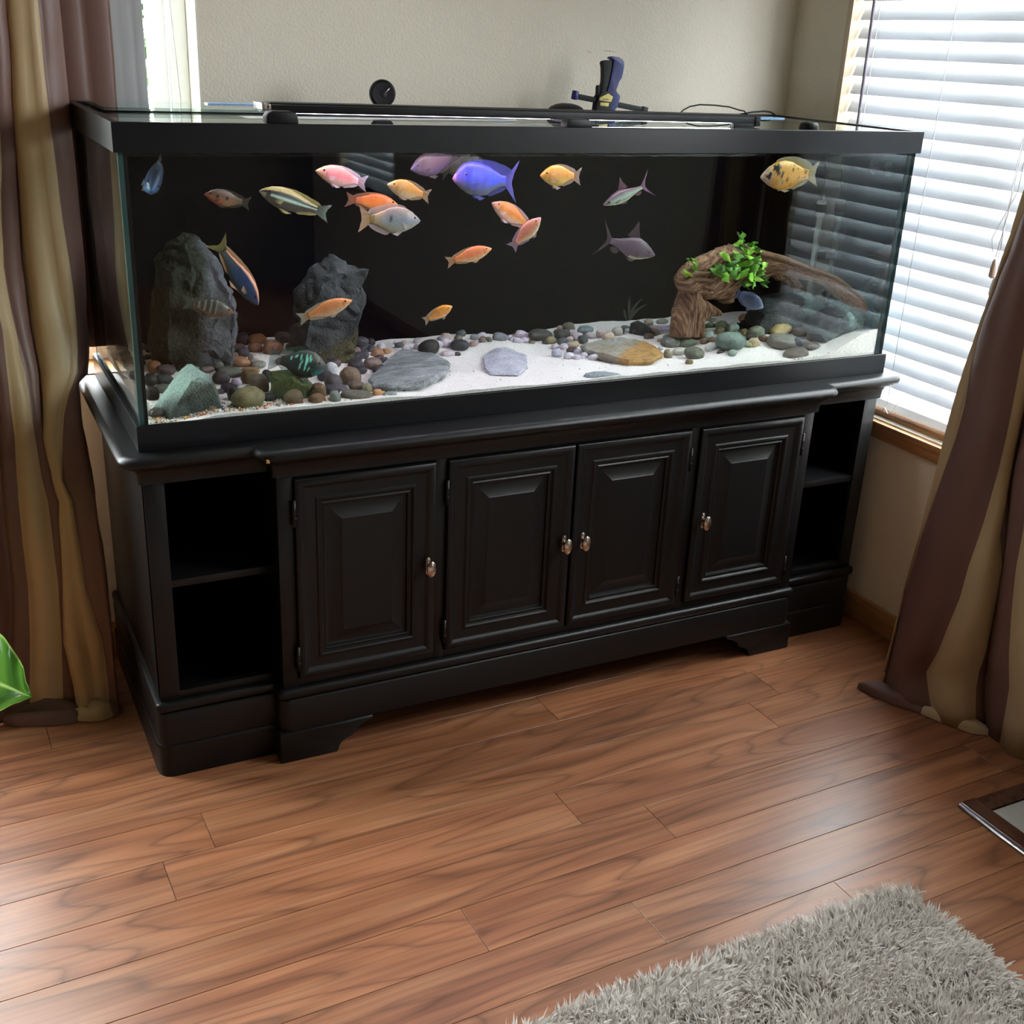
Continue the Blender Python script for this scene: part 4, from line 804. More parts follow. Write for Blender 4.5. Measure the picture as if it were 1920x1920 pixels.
box('bottom_panel', (XL+.018, PF+.02, .150), (XR-.018, BACK-.012, .1755), B, st)
for s in (0, 1):
    mx = (lambda a: a) if s == 0 else (lambda a: 1.84-a)
    def bx(name, a, b, mat=B, bev=.001):
        xa, xb = sorted((mx(a[0]), mx(b[0]))); return box(name, (xa, a[1], a[2]), (xb, b[1], b[2]), mat, st, bev)
    bx('post', (XL, PF, .1755), (.0425, PF+.02, .6535))
    bx('bottom_rail', (.0425, PF+.001, .1755), (CL_, PF+.02, .1935))
    bx('shelf', (.021, PF+.004, .4275), (CL_, BACK-.012, .4435))
    bx('pilaster', (CL_, PC, .1755), (.279, PC+.02, .6535))
    bx('stile', (.586, PC, .1755), (.611, PC+.02, .6535))
box('door_frame_rail', (.279, PC+.0005, .1755), (1.561, PC+.019, .1945), B, st, .001)
box('door_frame_rail', (.279, PC+.0005, .6475), (1.561, PC+.019, .6535), B, st, .001)
box('inner_lining', (.270, PC+.020, .1755), (1.570, PC+.030, .6535), M['blackin'], st)
def door(x0, x1, knob, hinge_left):
    z0, z1 = .1965, .6465; yb = PC+.004
    rings = [(0, -.010), (0, .0085), (.0012, .0115), (.004, .0135), (.009, .0150), (.0125, .0146), (.0165, .0125), (.020, .0092), (.0225, .0080), (.0245, .0078),
             (.043, .0078), (.0455, .0105), (.049, .0112), (.0515, .0095), (.0535, .0060), (.057, .0058), (.0595, .0072), (.062, .0060), (.064, .0005), (.068, -.0012), (.0695, -.0012), (.096, .0080), (.0975, .0092)]
    vs, fs = [], []
    for d, p in rings:
        vs += [(x0+d, yb-p, z0+d), (x1-d, yb-p, z0+d), (x1-d, yb-p, z1-d), (x0+d, yb-p, z1-d)]
    for i in range(len(rings)-1):
        for k in range(4): fs.append((i*4+k, i*4+(k+1) % 4, (i+1)*4+(k+1) % 4, (i+1)*4+k))
    fs.append(tuple(range(4*(len(rings)-1), 4*len(rings)))); fs.append((3, 2, 1, 0))
    bm = bmesh.new(); bv = [bm.verts.new(v) for v in vs]
    for f in fs: bm.faces.new([bv[i] for i in f])
    bmesh.ops.recalc_face_normals(bm, faces=bm.faces[:])
    d = bmo('door', bm, B, st, angle=24)
    # pull: a waisted backplate with two round ends and an oval knob standing off it
    kx, kz, ky = knob, .4145, yb-.0148
    pts = []
    for i in range(48):
        t = 2*math.pi*i/48; z = .0205*math.cos(t); w = .0040+.0050*abs(math.cos(t))**2.2
        pts.append((kx+w*math.sin(t)*1.15, kz+z))
    prism('handle_plate', pts, ky-.003, ky, M['steel'], d, bev=.0008)
    for dz in (-.0145, .0145): lathe('plate_stud', [(.0042, 0), (.0040, .0015), (.0015, .0028)], M['steel'], d, (kx, ky-.003, kz+dz), 12, Matrix.Rotation(math.pi/2, 3, 'X'))
    prof = [(.0042, 0), (.0038, .006), (.0048, .010), (.0085, .013), (.0105, .0165), (.0105, .0195), (.0080, .0225), (.0035, .0238), (.0005, .024)]
    R = Matrix.Rotation(math.pi/2, 3, 'X') @ Matrix.Diagonal((1, 1.75, 1))
    lathe('handle_knob', prof, M['steel'], d, (kx, ky-.003, kz), 24, R)
    hx = x0-.002 if hinge_left else x1+.002
    for hz in (.245, .575):
        tube('hinge', [(hx, yb-.011, hz-.028), (hx, yb-.011, hz+.028)], .0042, M['hinge'], d, 10)
        for q in (-.010, .010): tube('hinge_ring', [(hx, yb-.011, hz+q-.0012), (hx, yb-.011, hz+q+.0012)], .0050, M['hinge'], d, 10)
    return d
door(.281, .585, .567, True); door(.6125, .9175, .899, True); door(.9225, 1.2275, .9475, False); door(1.255, 1.559, 1.281, False)
# worn spots on the moulding
rk = random.Random(4)
def chip(x, y, z, n, s):
    vs, fs = [], []
    for i in range(n):
        cx, cz = x+rk.uniform(-s, s), z+rk.uniform(-s, s)*.7; r = s*rk.uniform(.25, .5); b = len(vs)
        for k in range(7):
            a = 2*math.pi*k/7; q = r*rk.uniform(.6, 1.1); vs.append((cx+q*math.cos(a), y-.0002*i, cz+q*.7*math.sin(a)))
        fs.append(tuple(range(b, b+7)))
    mesh('worn_chip', vs, fs, M['chip'], st)
chip(.222, PC-.0456, .7065, 6, .006)
chip(1.628, PC-.0085, .686, 3, .003)

# ------------------------------------------------------------------ tank
TW, TD, TZ = 1.84, .563, .7205
TH = .5865; TT = SH+TH                     # top of the rim
tk = empty('aquarium', (.92, .28, TZ), 'large black-rimmed rectangular glass fish tank on the black cabinet', 'aquarium')
def rect_ring(name, prof, mat, inset=0):
    """prof: (inset from the outer face, z) closed loop swept round the rectangle with mitres"""
    vs, fs = [], []; n = len(prof)
    for i in range(4):
        for d, z in prof:
            d += inset
            vs.append([(d, d, z), (TW-d, d, z), (TW-d, TD-d, z), (d, TD-d, z)][i])
    for i in range(4):
        for k in range(n): fs.append((i*n+k, i*n+(k+1) % n, ((i+1) % 4)*n+(k+1) % n, ((i+1) % 4)*n+k))
    bm = bmesh.new(); bv = [bm.verts.new(v) for v in vs]
    for f in fs: bm.faces.new([bv[q] for q in f])
    bmesh.ops.recalc_face_normals(bm, faces=bm.faces[:]); return bmo(name, bm, mat, tk, angle=30)
rect_ring('top_rim', [(0, TT-.0495), (0, TT-.0012), (.0006, TT-.0003), (.0015, TT), (.012, TT), (.0135, TT-.0012), (.015, TT-.008), (.036, TT-.009), (.037, TT-.013), (.0165, TT-.014), (.0165, TT-.020), (.0075, TT-.021), (.0075, TT-.0495)], M['rim'])
rect_ring('bottom_rim', [(0, TZ), (0, TZ+.0480), (.0008, TZ+.0492), (.002, TZ+.0495), (.0075, TZ+.0495), (.0075, TZ+.012), (.016, TZ+.012), (.016, TZ)], M['rim'])
box('centre_brace', (.905, .036, TT-.012), (.945, TD-.036, TT-.009), M['rim'], tk)
g = .010; gi = .0078; z0, z1 = TZ+.013, TT-.022
def pane(name, a, b, m_face, axis):
    bm = bmesh.new(); add_box(bm, a, b); bm.normal_update()
    for f in bm.faces: f.material_index = 0 if abs(f.normal[axis]) > .9 else 1
    return bmo(name, bm, [m_face, M['glass_edge']], tk)
pane('front_glass', (gi, gi, z0), (TW-gi, gi+g, z1), M['glass'], 1)
pane('left_glass', (gi, gi+g, z0), (gi+g, TD-gi-g, z1), M['glass_side'], 0)
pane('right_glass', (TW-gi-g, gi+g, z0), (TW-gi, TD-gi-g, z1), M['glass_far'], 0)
box('black_back', (gi, TD-gi-g, z0), (TW-gi, TD-gi, z1), M['backing'], tk)
box('bottom_glass', (gi+g, gi+g, z0), (TW-gi-g, TD-gi-g, z0+.008), M['backing'], tk)
for x, s in ((gi+g, 1), (TW-gi-g, -1)):    # silicone in the corners
    for y, t in ((gi+g, 1), (TD-gi-g, -1)):
        prism('silicone_seam', [(x, y), (x+s*.007, y), (x, y+t*.007)], z0, z1, M['rubber'], tk, axis='z')
# suction cups on the far side glass
for y in (.130, .078):
    lathe('suction_cup', [(.020, 0), (.017, .004), (.010, .007), (.004, .012), (.0, .013)], M['lid'], tk, (TW-gi-g-.001, y, 1.215), 20, Matrix.Rotation(-math.pi/2, 3, 'Y'))
# lids
ZL = TT-.0085
lid_a = box('glass_lid', (.0175, .0175, ZL), (.903, .27, ZL+.006), M['lid']); tag(lid_a, 'clear glass lid over the left half of the tank, in front of its hinge', 'lid')
lid_b = box('glass_lid', (.907, .0175, ZL), (TW-.0175, .27, ZL+.006), M['lid']); tag(lid_b, 'clear glass lid over the right half of the tank, in front of its hinge', 'lid')
lid_c = box('glass_lid', (.030, .275, TT+.0005), (.903, .54, TT+.0065), M['lid']); tag(lid_c, 'clear rear glass strip lying on the left back of the tank rim', 'lid')
lid_d = box('glass_lid', (.907, .275, ZL), (TW-.0175, .545, ZL+.006), M['lid']); tag(lid_d, 'clear rear glass strip on the right back of the tank', 'lid')
M['hinge_strip'] = pmat('pale_blue_plastic', (.20, .38, .66), .25, spec=.6)
o = box('hinge_strip', (.255, .415, TT+.0068), (.900, .445, TT+.0088), M['hinge_strip']); o.parent = lid_c
o = box('hinge_strip', (.910, .415, ZL+.0063), (TW-.08, .445, ZL+.0083), M['hinge_strip']); o.parent = lid_d
# water: surface and body seen from above
bm = bmesh.new(); nx_, ny_ = 60, 20
vv = [[bm.verts.new((gi+g+.001+(TW-2*gi-2*g-.002)*i/nx_, gi+g+.001+(TD-2*gi-2*g-.002)*j/ny_, TT-.058+.0006*noise.noise(Vector((i*.7, j*.9, 0))))) for j in range(ny_+1)] for i in range(nx_+1)]
for i in range(nx_):
    for j in range(ny_): bm.faces.new((vv[i][j], vv[i+1][j], vv[i+1][j+1], vv[i][j+1]))
wt = bmo('water', bm, M['water'], None, smooth=True); tag(wt, 'still clear water surface just below the tank rim', 'water', kind='stuff')

# ------------------------------------------------------------------ light bar and the things on the lid
lb = empty('light_bar', (.865, .13, TT), 'long flat black aquarium light lying across the glass lids', 'aquarium light')
def barbox(name, a, b, mat, bev=.001):     # bar sags 6 mm towards its right end
    bm = bmesh.new(); add_box(bm, a, b, bev)
    for v in bm.verts: v.co.z -= (v.co.x-.30)*.0055
    return bmo(name, bm, mat, lb, angle=35)
barbox('housing', (.300, .100, 1.3185), (1.418, .190, 1.3325), M['rubber'])
barbox('heat_sink', (.305, .120, 1.3325), (1.410, .170, 1.3350), M['rubber'])
barbox('led_strip', (.325, .112, 1.3172), (1.395, .178, 1.3184), M['led'], 0)
barbox('end_cap', (1.418, .098, 1.3125), (1.432, .192, 1.3335), M['rubber'])
barbox('end_cap', (.292, .098, 1.3175), (.300, .192, 1.3335), M['steel'])
barbox('end_bracket', (1.360, .100, 1.310), (1.418, .112, 1.3185), M['rubber'])
prism('leg', [(.266, TT), (.266, TT+.012), (.270, TT+.018), (.277, TT+.021), (.313, TT+.021), (.321, TT+.018), (.324, TT+.010), (.325, TT)], .004, .030, M['rubber'], lb, bev=.002)
prism('leg', [(.876, TT), (.877, TT+.009), (.882, TT+.014), (.889, TT+.016), (.925, TT+.016), (.932, TT+.013), (.936, TT+.007), (.937, TT)], .004, .030, M['rubber'], lb, bev=.002)
box('leg_arm', (.285, .028, TT+.012), (.308, .115, TT+.017), M['rubber'], lb, .001); box('leg_arm', (.895, .028, TT+.006), (.918, .115, TT+.011), M['rubber'], lb, .001)
# bulb socket shaped clip in grey metal at the left end
prism('clip', [(.283, 1.322), (.300, 1.322), (.300, 1.332), (.296, 1.332), (.296, 1.326), (.287, 1.326), (.287, 1.336), (.283, 1.336)], .094, .100, M['steel'], lb)

kb = lathe('lid_knob', [(.022, 0), (.0225, .006), (.021, .012), (.017, .0155), (.008, .017), (.0, .0172)], M['rubber'], None, (1.533, .050, TT-.0025), 28)
tag(kb, 'small round black knob on the right end of the lid', 'knob')
wh = empty('wheel', (.632, .40, TT+.030), 'small black wheel standing upright behind the light bar, left of the clamp', 'wheel')
Rw = Matrix.Rotation(math.radians(-8), 3, 'Z') @ Matrix.Rotation(math.pi/2, 3, 'X')
cw = (.632, .40, TT+.0365)
lathe('tyre', [(.017, -.009), (.024, -.010), (.028, -.007), (.0295, 0), (.028, .007), (.024, .010), (.017, .009)], M['rubber'], wh, cw, 32, Rw)
lathe('hub', [(.003, -.011), (.010, -.008), (.0172, -.006), (.0172, .006), (.010, .008), (.003, .011)], M['hinge'], wh, cw, 20, Rw)
tube('spoke', [Vector(cw)+Rw @ Vector((.004, .002, .0115)), Vector(cw)+Rw @ Vector((.015, .013, .009))], .0016, M['steel'], wh, 6)
dm = lathe('domed_cap', [(.046, 0), (.046, .006), (.044, .013), (.037, .020), (.026, .025), (.012, .028), (0, .0285)], M['rubber'], None, (1.085, .385, ZL+.0062), 36)
tag(dm, 'low black domed cap on the lid, just left of the blue clamp', 'cap')
# bar clamp
cb = empty('bar_clamp', (1.235, .45, TT), 'blue and black bar clamp with a yellow label, standing on the tank lid', 'clamp')
M['blue'] = pmat('blue_plastic', (.009, .014, .13), .35, var=.15, vscale=20)
M['grip'] = pmat('grey_rubber', (.016, .0165, .018), .6, spec=.25, var=.2, vscale=40)
M['yellow'] = pmat('yellow_label', (.66, .55, .18), .5)
M['ink'] = pmat('label_ink', (.09, .07, .02), .6)
yc = .45
def cx(u): return 1.1970 + (u-165)*1.108e-4      # drawing units of the clamp's side view
def cz(v): return 1.3180 + (1560-v)*8.85e-5
def cl_poly(name, pts, y0, y1, mat, bev=.0015): return prism(name, [(cx(a), cz(b)) for a, b in pts], y0, y1, mat, cb, bev)
cl_poly('handle', [(500,1715),(640,1715),(690,1560),(735,1500),(770,1330),(785,1250),(770,1190),(700,1120),(672,1060),(700,960),(735,830),(790,750),(815,600),(830,420),(820,330),(770,260),(680,215),(540,200),(490,225),(478,262),(545,290),(540,420),(525,560),(500,760),(470,960),(440,1085),(560,1200)], yc-.009, yc+.013, M['blue'])
cl_poly('trigger', [(440,1080),(470,900),(500,700),(525,520),(530,330),(480,300),(390,305),(300,335),(280,375),(310,500),(325,680),(330,860),(310,1000),(290,1100),(300,1180)], yc-.007, yc+.009, M['grip'])
cl_poly('body', [(180,1715),(510,1715),(590,1230),(470,1100),(330,1090),(215,1260)], yc-.011, yc+.014, M['grip'])
cl_poly('release_lever', [(215,1240),(210,1000),(222,955),(255,945),(280,985),(285,1120),(260,1230)], yc-.005, yc+.006, M['grip'], .001)
cl_poly('label_plate', [(240,1335),(245,1265),(455,1148),(580,1235),(540,1370)], yc-.0122, yc-.0105, M['yellow'], .0004)
cl_poly('label_plate', [(270,1385),(490,1395),(480,1490),(272,1470)], yc-.0120, yc-.0105, M['yellow'], .0004)
ft = bpy.data.curves.new('label_text', 'FONT'); ft.body = 'IRWIN'; ft.size = .0052; ft.align_x = 'CENTER'; ft.extrude = .0001
ftmp = bpy.data.objects.new('label_text_tmp', ft); COL.objects.link(ftmp); bpy.context.view_layer.update()
tme = bpy.data.meshes.new_from_object(ftmp.evaluated_get(bpy.context.evaluated_depsgraph_get())); bpy.data.objects.remove(ftmp)
fo = bpy.data.objects.new('label_text', tme); COL.objects.link(fo); tme.materials.clear(); tme.materials.append(M['ink']); fo.parent = cb
fo.location = Vector((cx(395), yc-.0125, cz(1325))) - Vector(cb.location); fo.rotation_euler = (H, math.radians(-2), 0)
bm = bmesh.new(); add_box(bm, (1.138, yc-.004, -.0065), (1.352, yc+.004, .0065), .001)
for v in bm.verts: v.co.z += 1.3385 - (v.co.x-1.195)*.145
bmo('bar', bm, M['grip'], cb, angle=35)
prism('bar_stop', [(1.332, 1.3075), (1.350, 1.3072), (1.352, 1.3235), (1.338, 1.3262)], yc-.006, yc+.006, M['grip'], cb, .001)
lathe('jaw', [(.007, -.010), (.0085, -.008), (.0085, .008), (.0075, .0105), (0, .011)], M['blue'], cb, (1.143, yc, 1.3475), 18, Matrix.Rotation(math.radians(8), 3, 'Y'))
cabl = tube('cable', [(1.483, .50, TT-.001), (1.495, .50, 1.3165), (1.515, .50, 1.3255), (1.545, .50, 1.3305), (1.592, .50, 1.3300), (1.64, .50, 1.3265), (1.672, .50, 1.3195), (1.690, .50, 1.3170), (1.705, .50, TT-.001)], .0019, M['rubber'], None, 8)
tag(cabl, 'thin black cable arching up from the back right of the tank', 'cable')
cab2 = tube('cable', [(1.70, .53, TT), (1.74, .53, 1.313), (1.78, .53, 1.316), (1.803, .53, 1.314), (1.815, .525, TT)], .0022, M['rubber'], None, 8)
tag(cab2, 'short black cable loop at the back right corner of the tank rim', 'cable')

# ------------------------------------------------------------------ sand
def sandh(x, y):
    h = .772-.058*(y-.03)
    h += .056*smo((x-1.63)/.19)*max(0, 1-(y-.03)/.35)
    h += .040*smo((y-.20)/.16)*smo((.66-x)/.2)
    h += .020*smo((y-.16)/.16)*smo((x-1.02)/.25)
    h += .026*smo((y-.055)/.11)*smo((x-1.36)/.12)*smo((1.80-x)/.08)*smo((.36-y)/.12)
    h += .014*smo((y-.30)/.12)*smo((x-.6)/.1)*smo((1.1-x)/.2)
    h -= .012*smo((.16-x)/.1)*smo((.12-y)/.1)
    return h
def sand_mat():
    m, t, out = new_mat('white_sand'); b = N(t, 'ShaderNodeBsdfPrincipled', i_Roughness=.9); b.inputs['Specular IOR Level'].default_value = .2
    tcn = N(t, 'ShaderNodeTexCoord'); n1 = N(t, 'ShaderNodeTexNoise', i_Scale=420.0, i_Detail=3.0); t.links.new(tcn.outputs['Object'], n1.inputs['Vector'])
    r = ramp(t, [(.30, (.42, .38, .36)), (.42, (.72, .69, .67)), (.7, (.86, .84, .82))]); t.links.new(n1.outputs[0], r.inputs[0])
    n2 = N(t, 'ShaderNodeTexVoronoi', i_Scale=75.0); t.links.new(tcn.outputs['Object'], n2.inputs['Vector'])
    r2 = ramp(t, [(.0, (.55, .40, .34)), (.06, (.62, .52, .46)), (.09, (1, 1, 1))]); t.links.new(n2.outputs['Distance'], r2.inputs[0])
    mm = N(t, 'ShaderNodeMix', data_type='RGBA', blend_type='MULTIPLY'); mm.inputs[0].default_value = .6
    t.links.new(r.outputs[0], mm.inputs[6]); t.links.new(r2.outputs[0], mm.inputs[7]); t.links.new(mm.outputs[2], b.inputs['Base Color'])
    bp = N(t, 'ShaderNodeBump', i_Strength=.5, i_Distance=.002); t.links.new(n1.outputs[0], bp.inputs['Height']); t.links.new(bp.outputs[0], b.inputs['Normal'])
    t.links.new(b.outputs[0], out.inputs[0]); return m
M['sand'] = sand_mat()
nx_, ny_ = 260, 76; sx0, sx1, sy0, sy1 = gi+g+.0006, TW-gi-g-.0006, gi+g+.0006, TD-gi-g-.001
vs, fs = [], []
for i in range(nx_+1):
    for j in range(ny_+1):
        x = sx0+(sx1-sx0)*i/nx_; y = sy0+(sy1-sy0)*j/ny_
        z = sandh(x, y) + .0045*noise.noise(Vector((x*11, y*11, 1))) + .0016*noise.noise(Vector((x*45, y*45, 4)))
        vs.append((x, y, z))
for i in range(nx_):
    for j in range(ny_): a = i*(ny_+1)+j; fs.append((a, a+ny_+1, a+ny_+2, a+1))
edge = [i*(ny_+1) for i in range(nx_+1)] + [nx_*(ny_+1)+j for j in range(1, ny_+1)] + [i*(ny_+1)+ny_ for i in range(nx_-1, -1, -1)] + [j for j in range(ny_-1, 0, -1)]
base = len(vs)
for k in edge: vs.append((vs[k][0], vs[k][1], TZ+.0215))
for q in range(len(edge)):
    r_ = (q+1) % len(edge); fs.append((edge[q], base+q, base+r_, edge[r_]))
sand = mesh('sand', vs, fs, M['sand'], None, True); sand.data.set_sharp_from_angle(angle=math.radians(60))
tag(sand, 'pale white sand bed covering the bottom of the fish tank', 'sand', kind='stuff')
def sandz(x, y): return sandh(x, y) + .0045*noise.noise(Vector((x*11, y*11, 1)))
# loose coloured gravel: far too many grains to count
rg = random.Random(8); vs, fs, cols = [], [], []
ICO = [(0, 0, 1), (1, 0, 0), (0, 1, 0), (-1, 0, 0), (0, -1, 0), (0, 0, -1)]; ICF = [(0,1,2),(0,2,3),(0,3,4),(0,4,1),(5,2,1),(5,3,2),(5,4,3),(5,1,4)]
gc = [hexc(c) for c in ('d9a13c', 'c8762e', 'e6d9b8', '9aa79f', '3c4848', 'b35b32', 'e3e0d6', '6d7f7a')]
def grain(x, y, z, r, c):
    b = len(vs)
    for p in ICO: vs.append((x+p[0]*r*rg.uniform(.7, 1.2), y+p[1]*r*rg.uniform(.7, 1.2), z+p[2]*r*rg.uniform(.6, .9)))
    for f in ICF: fs.append(tuple(b+i for i in f)); cols.append(c)
for _ in range(520):
    x = .03+abs(rg.gauss(0, .22)); y = .032+abs(rg.gauss(0, .05))
    if x < .62 and y < .2: grain(x, y, sandz(x, y)+.001, rg.uniform(.0015, .0042), rg.choice(gc))
for _ in range(90):
    x = rg.uniform(1.55, 1.81); y = sy0+.004; grain(x, y, sandz(x, y)-rg.uniform(.002, .05)*smo((x-1.5)/.3)+.002, rg.uniform(.0014, .003), rg.choice(gc[3:6]))
for _ in range(60):
    x = rg.uniform(.5, 1.5); y = rg.uniform(.05, .3); grain(x, y, sandz(x, y)+.0006, rg.uniform(.001, .0025), rg.choice(gc[3:6]))
M['vgravel'] = vcol_mat('gravel', .5)
o = mesh('gravel', vs, fs, M['vgravel'], None); at = o.data.color_attributes.new('Col', 'FLOAT_COLOR', 'CORNER')
arr = np.ones((len(o.data.loops), 4), np.float32); arr[:, :3] = np.repeat(np.array(cols, np.float32), 3, axis=0); at.data.foreach_set('color', arr.ravel())
tag(o, 'scattered small orange, yellow and grey gravel along the front of the tank', 'gravel', kind='stuff')

# ------------------------------------------------------------------ rocks
def rock_mat(name, c1, c2, c3, scale=14, bump=.6, mossy=None, veins=None, stretch=(1, 1, 1)):
    m, t, out = new_mat(name); b = N(t, 'ShaderNodeBsdfPrincipled', i_Roughness=.75); b.inputs['Specular IOR Level'].default_value = .3
    tcn = N(t, 'ShaderNodeTexCoord'); mp = N(t, 'ShaderNodeMapping'); mp.inputs['Scale'].default_value = stretch; t.links.new(tcn.outputs['Object'], mp.inputs[0])
    n1 = N(t, 'ShaderNodeTexNoise', i_Scale=float(scale), i_Detail=8.0, i_Roughness=.65); t.links.new(mp.outputs[0], n1.inputs['Vector'])
    r = ramp(t, [(.32, c1), (.5, c2), (.68, c3)]); t.links.new(n1.outputs[0], r.inputs[0]); col = r.outputs[0]
    n3 = N(t, 'ShaderNodeTexNoise', i_Scale=float(scale)*9, i_Detail=4.0); t.links.new(mp.outputs[0], n3.inputs['Vector'])
    r3 = ramp(t, [(.3, (.55,)*3), (.6, (1.05,)*3)]); t.links.new(n3.outputs[0], r3.inputs[0])
    mm = N(t, 'ShaderNodeMix', data_type='RGBA', blend_type='MULTIPLY'); mm.inputs[0].default_value = .8; t.links.new(col, mm.inputs[6]); t.links.new(r3.outputs[0], mm.inputs[7]); col = mm.outputs[2]
    if mossy:      # (colour, axis vector, offset, softness): second colour, such as moss, over one side of the stone
        mc, ax, offs, soft = mossy
        dp = N(t, 'ShaderNodeVectorMath', operation='DOT_PRODUCT'); dp.inputs[1].default_value = ax; t.links.new(tcn.outputs['Object'], dp.inputs[0])
        nm = N(t, 'ShaderNodeMath', operation='MULTIPLY_ADD'); nm.inputs[1].default_value = soft; t.links.new(n1.outputs[0], nm.inputs[0]); t.links.new(dp.outputs['Value'], nm.inputs[2])
        rm = ramp(t, [(.0, (0, 0, 0)), (1, (1, 1, 1))]); mrn = N(t, 'ShaderNodeMapRange'); mrn.inputs[1].default_value = offs; mrn.inputs[2].default_value = offs+.02
        t.links.new(nm.outputs[0], mrn.inputs[0])
        mx = N(t, 'ShaderNodeMix', data_type='RGBA'); t.links.new(mrn.outputs[0], mx.inputs[0]); t.links.new(col, mx.inputs[6])
        k2 = N(t, 'ShaderNodeMix', data_type='RGBA', blend_type='MULTIPLY'); k2.inputs[0].default_value = .9; k2.inputs[6].default_value = (*mc, 1); t.links.new(r3.outputs[0], k2.inputs[7])
        t.links.new(k2.outputs[2], mx.inputs[7]); col = mx.outputs[2]
    if veins:
        wv = N(t, 'ShaderNodeTexWave', i_Scale=veins[1], i_Distortion=9.0, i_Detail=3.0); t.links.new(mp.outputs[0], wv.inputs['Vector'])
        rv = ramp(t, [(.86, (0, 0, 0)), (.97, (1, 1, 1))]); t.links.new(wv.outputs[0], rv.inputs[0])
        mx = N(t, 'ShaderNodeMix', data_type='RGBA'); t.links.new(rv.outputs[0], mx.inputs[0]); t.links.new(col, mx.inputs[6]); mx.inputs[7].default_value = (*veins[0], 1); col = mx.outputs[2]
    t.links.new(col, b.inputs['Base Color'])
    bp = N(t, 'ShaderNodeBump', i_Strength=bump, i_Distance=.004); t.links.new(n3.outputs[0], bp.inputs['Height']); t.links.new(bp.outputs[0], b.inputs['Normal'])
    t.links.new(b.outputs[0], out.inputs[0]); return m
def rough_up(bm, amp, freq, seed, cuts=3):
    bmesh.ops.triangulate(bm, faces=bm.faces[:])
    for _ in range(cuts):
        es = [e for e in bm.edges if e.calc_length() > .011]
        if not es: break
        bmesh.ops.subdivide_edges(bm, edges=es, cuts=1); bmesh.ops.triangulate(bm, faces=[f for f in bm.faces if len(f.verts) > 3])
    bm.normal_update(); mv = []
    for v in bm.verts:
        p = v.co; q = Vector((p.x*freq+seed, p.y*freq, p.z*freq))
        d = noise.noise(q)*amp + noise.noise(q*2.7)*amp*.6 - (1-abs(noise.noise(q*1.6+Vector((9, 3, 1)))))**4*amp*1.1 + abs(noise.noise(q*6))*amp*.45
        mv.append(v.normal*d + Vector((noise.noise(q*3.1), noise.noise(q*3.3+Vector((5, 0, 0))), 0))*amp*.25)
    for v, d in zip(bm.verts, mv): v.co += d
def rock(name, key, mat, label, seed, front=.55, shrink=.72, amp=.005, ridge=None, yoff=0, cat='rock', sink=.02):
    y, th, pl = ROCK_AT[key]; cx_ = sum(p[0] for p in pl)/len(pl); cz_ = sum(p[1] for p in pl)/len(pl)
    zb = min(p[1] for p in pl); rnd = random.Random(seed)
    root = empty(name, (cx_, y, zb), label, cat) if False else None
    bm = bmesh.new()
    for x, z in pl: bm.verts.new((x, y+rnd.uniform(-.006, .006), z if z > zb+.02 else z-sink))
    for x, z in pl:
        bm.verts.new((cx_+(x-cx_)*shrink*1.05, y-th*front+rnd.uniform(-.01, .01), (cz_+(z-cz_)*(shrink+.02)) if z > zb+.03 else z-sink))
        bm.verts.new((cx_+(x-cx_)*shrink, y+th*(1-front)+rnd.uniform(-.008, .008), (cz_+(z-cz_)*shrink) if z > zb+.03 else z-sink))
    for p in ridge or []: bm.verts.new(p)
    r = bmesh.ops.convex_hull(bm, input=bm.verts[:])
    bmesh.ops.delete(bm, geom=[v for v in bm.verts if not v.link_faces], context='VERTS')
    rough_up(bm, amp, 16, seed, 3)
    for v in bm.verts: v.co -= Vector((cx_, y, cz_))
    o = bmo(name, bm, mat, None, angle=32); o.location = (cx_, y, cz_)
    return tag(o, label, cat)
mt_ = {}
mt_['olive'] = rock_mat('olive_grey_rock', hexc('3e4144'), hexc('55585d'), hexc('6a6d74'), 14, .9, mossy=(hexc('2c3226'), (-1, 0, .1), .018, .06))
rock('upright_rock', 'tall_left', mt_['olive'], 'tallest upright rock at the left, olive on its left face, grey on its right', 3, amp=.009, ridge=[(.17, .285, 1.03), (.195, .275, .93), (.205, .275, .84), (.15, .29, .80)])
mt_['dark'] = rock_mat('dark_grey_rock', hexc('26292d'), hexc('3c4043'), hexc('565a5c'), 22, 1.0, mossy=(hexc('4a4630'), (.55, 0, -1), .085, .05))
rock('upright_rock', 'tall_mid', mt_['dark'], 'pointed dark grey upright rock, second from left, yellowish at its foot', 5, amp=.009, ridge=[(.56, .30, .98), (.54, .285, .88)])
mt_['wedge'] = rock_mat('green_grey_rock', hexc('343b38'), hexc('4a5350'), hexc('5f6a66'), 26, .9, mossy=(hexc('8fa8a0'), (-.5, .2, 1), .022, .02))  # second colour is paler and lies towards the top
rock('wedge_rock', 'wedge', mt_['wedge'], 'flat-topped green-grey wedge rock in the front left corner of the tank', 7, front=.35, amp=.003, shrink=.8)
mt_['moss'] = rock_mat('mossy_rock', hexc('363d38'), hexc('4d5450'), hexc('626a64'), 22, .8, mossy=(hexc('414e28'), (-1, -.3, .7), .012, .07))
rock('mossy_rock', 'mossy', mt_['moss'], 'rock with green moss under the dark turquoise fish', 9, front=.5, amp=.007, shrink=.75)
mt_['coal'] = rock_mat('black_rock', hexc('26282b'), hexc('303337'), hexc('45484c'), 30, .8)
rock('black_rock', 'black', mt_['coal'], 'rough black rock at the back, left of the driftwood', 11, amp=.004)
mt_['purple'] = rock_mat('purple_rock', hexc('6d6470'), hexc('8f8594'), hexc('b0a6b4'), 26, .6)
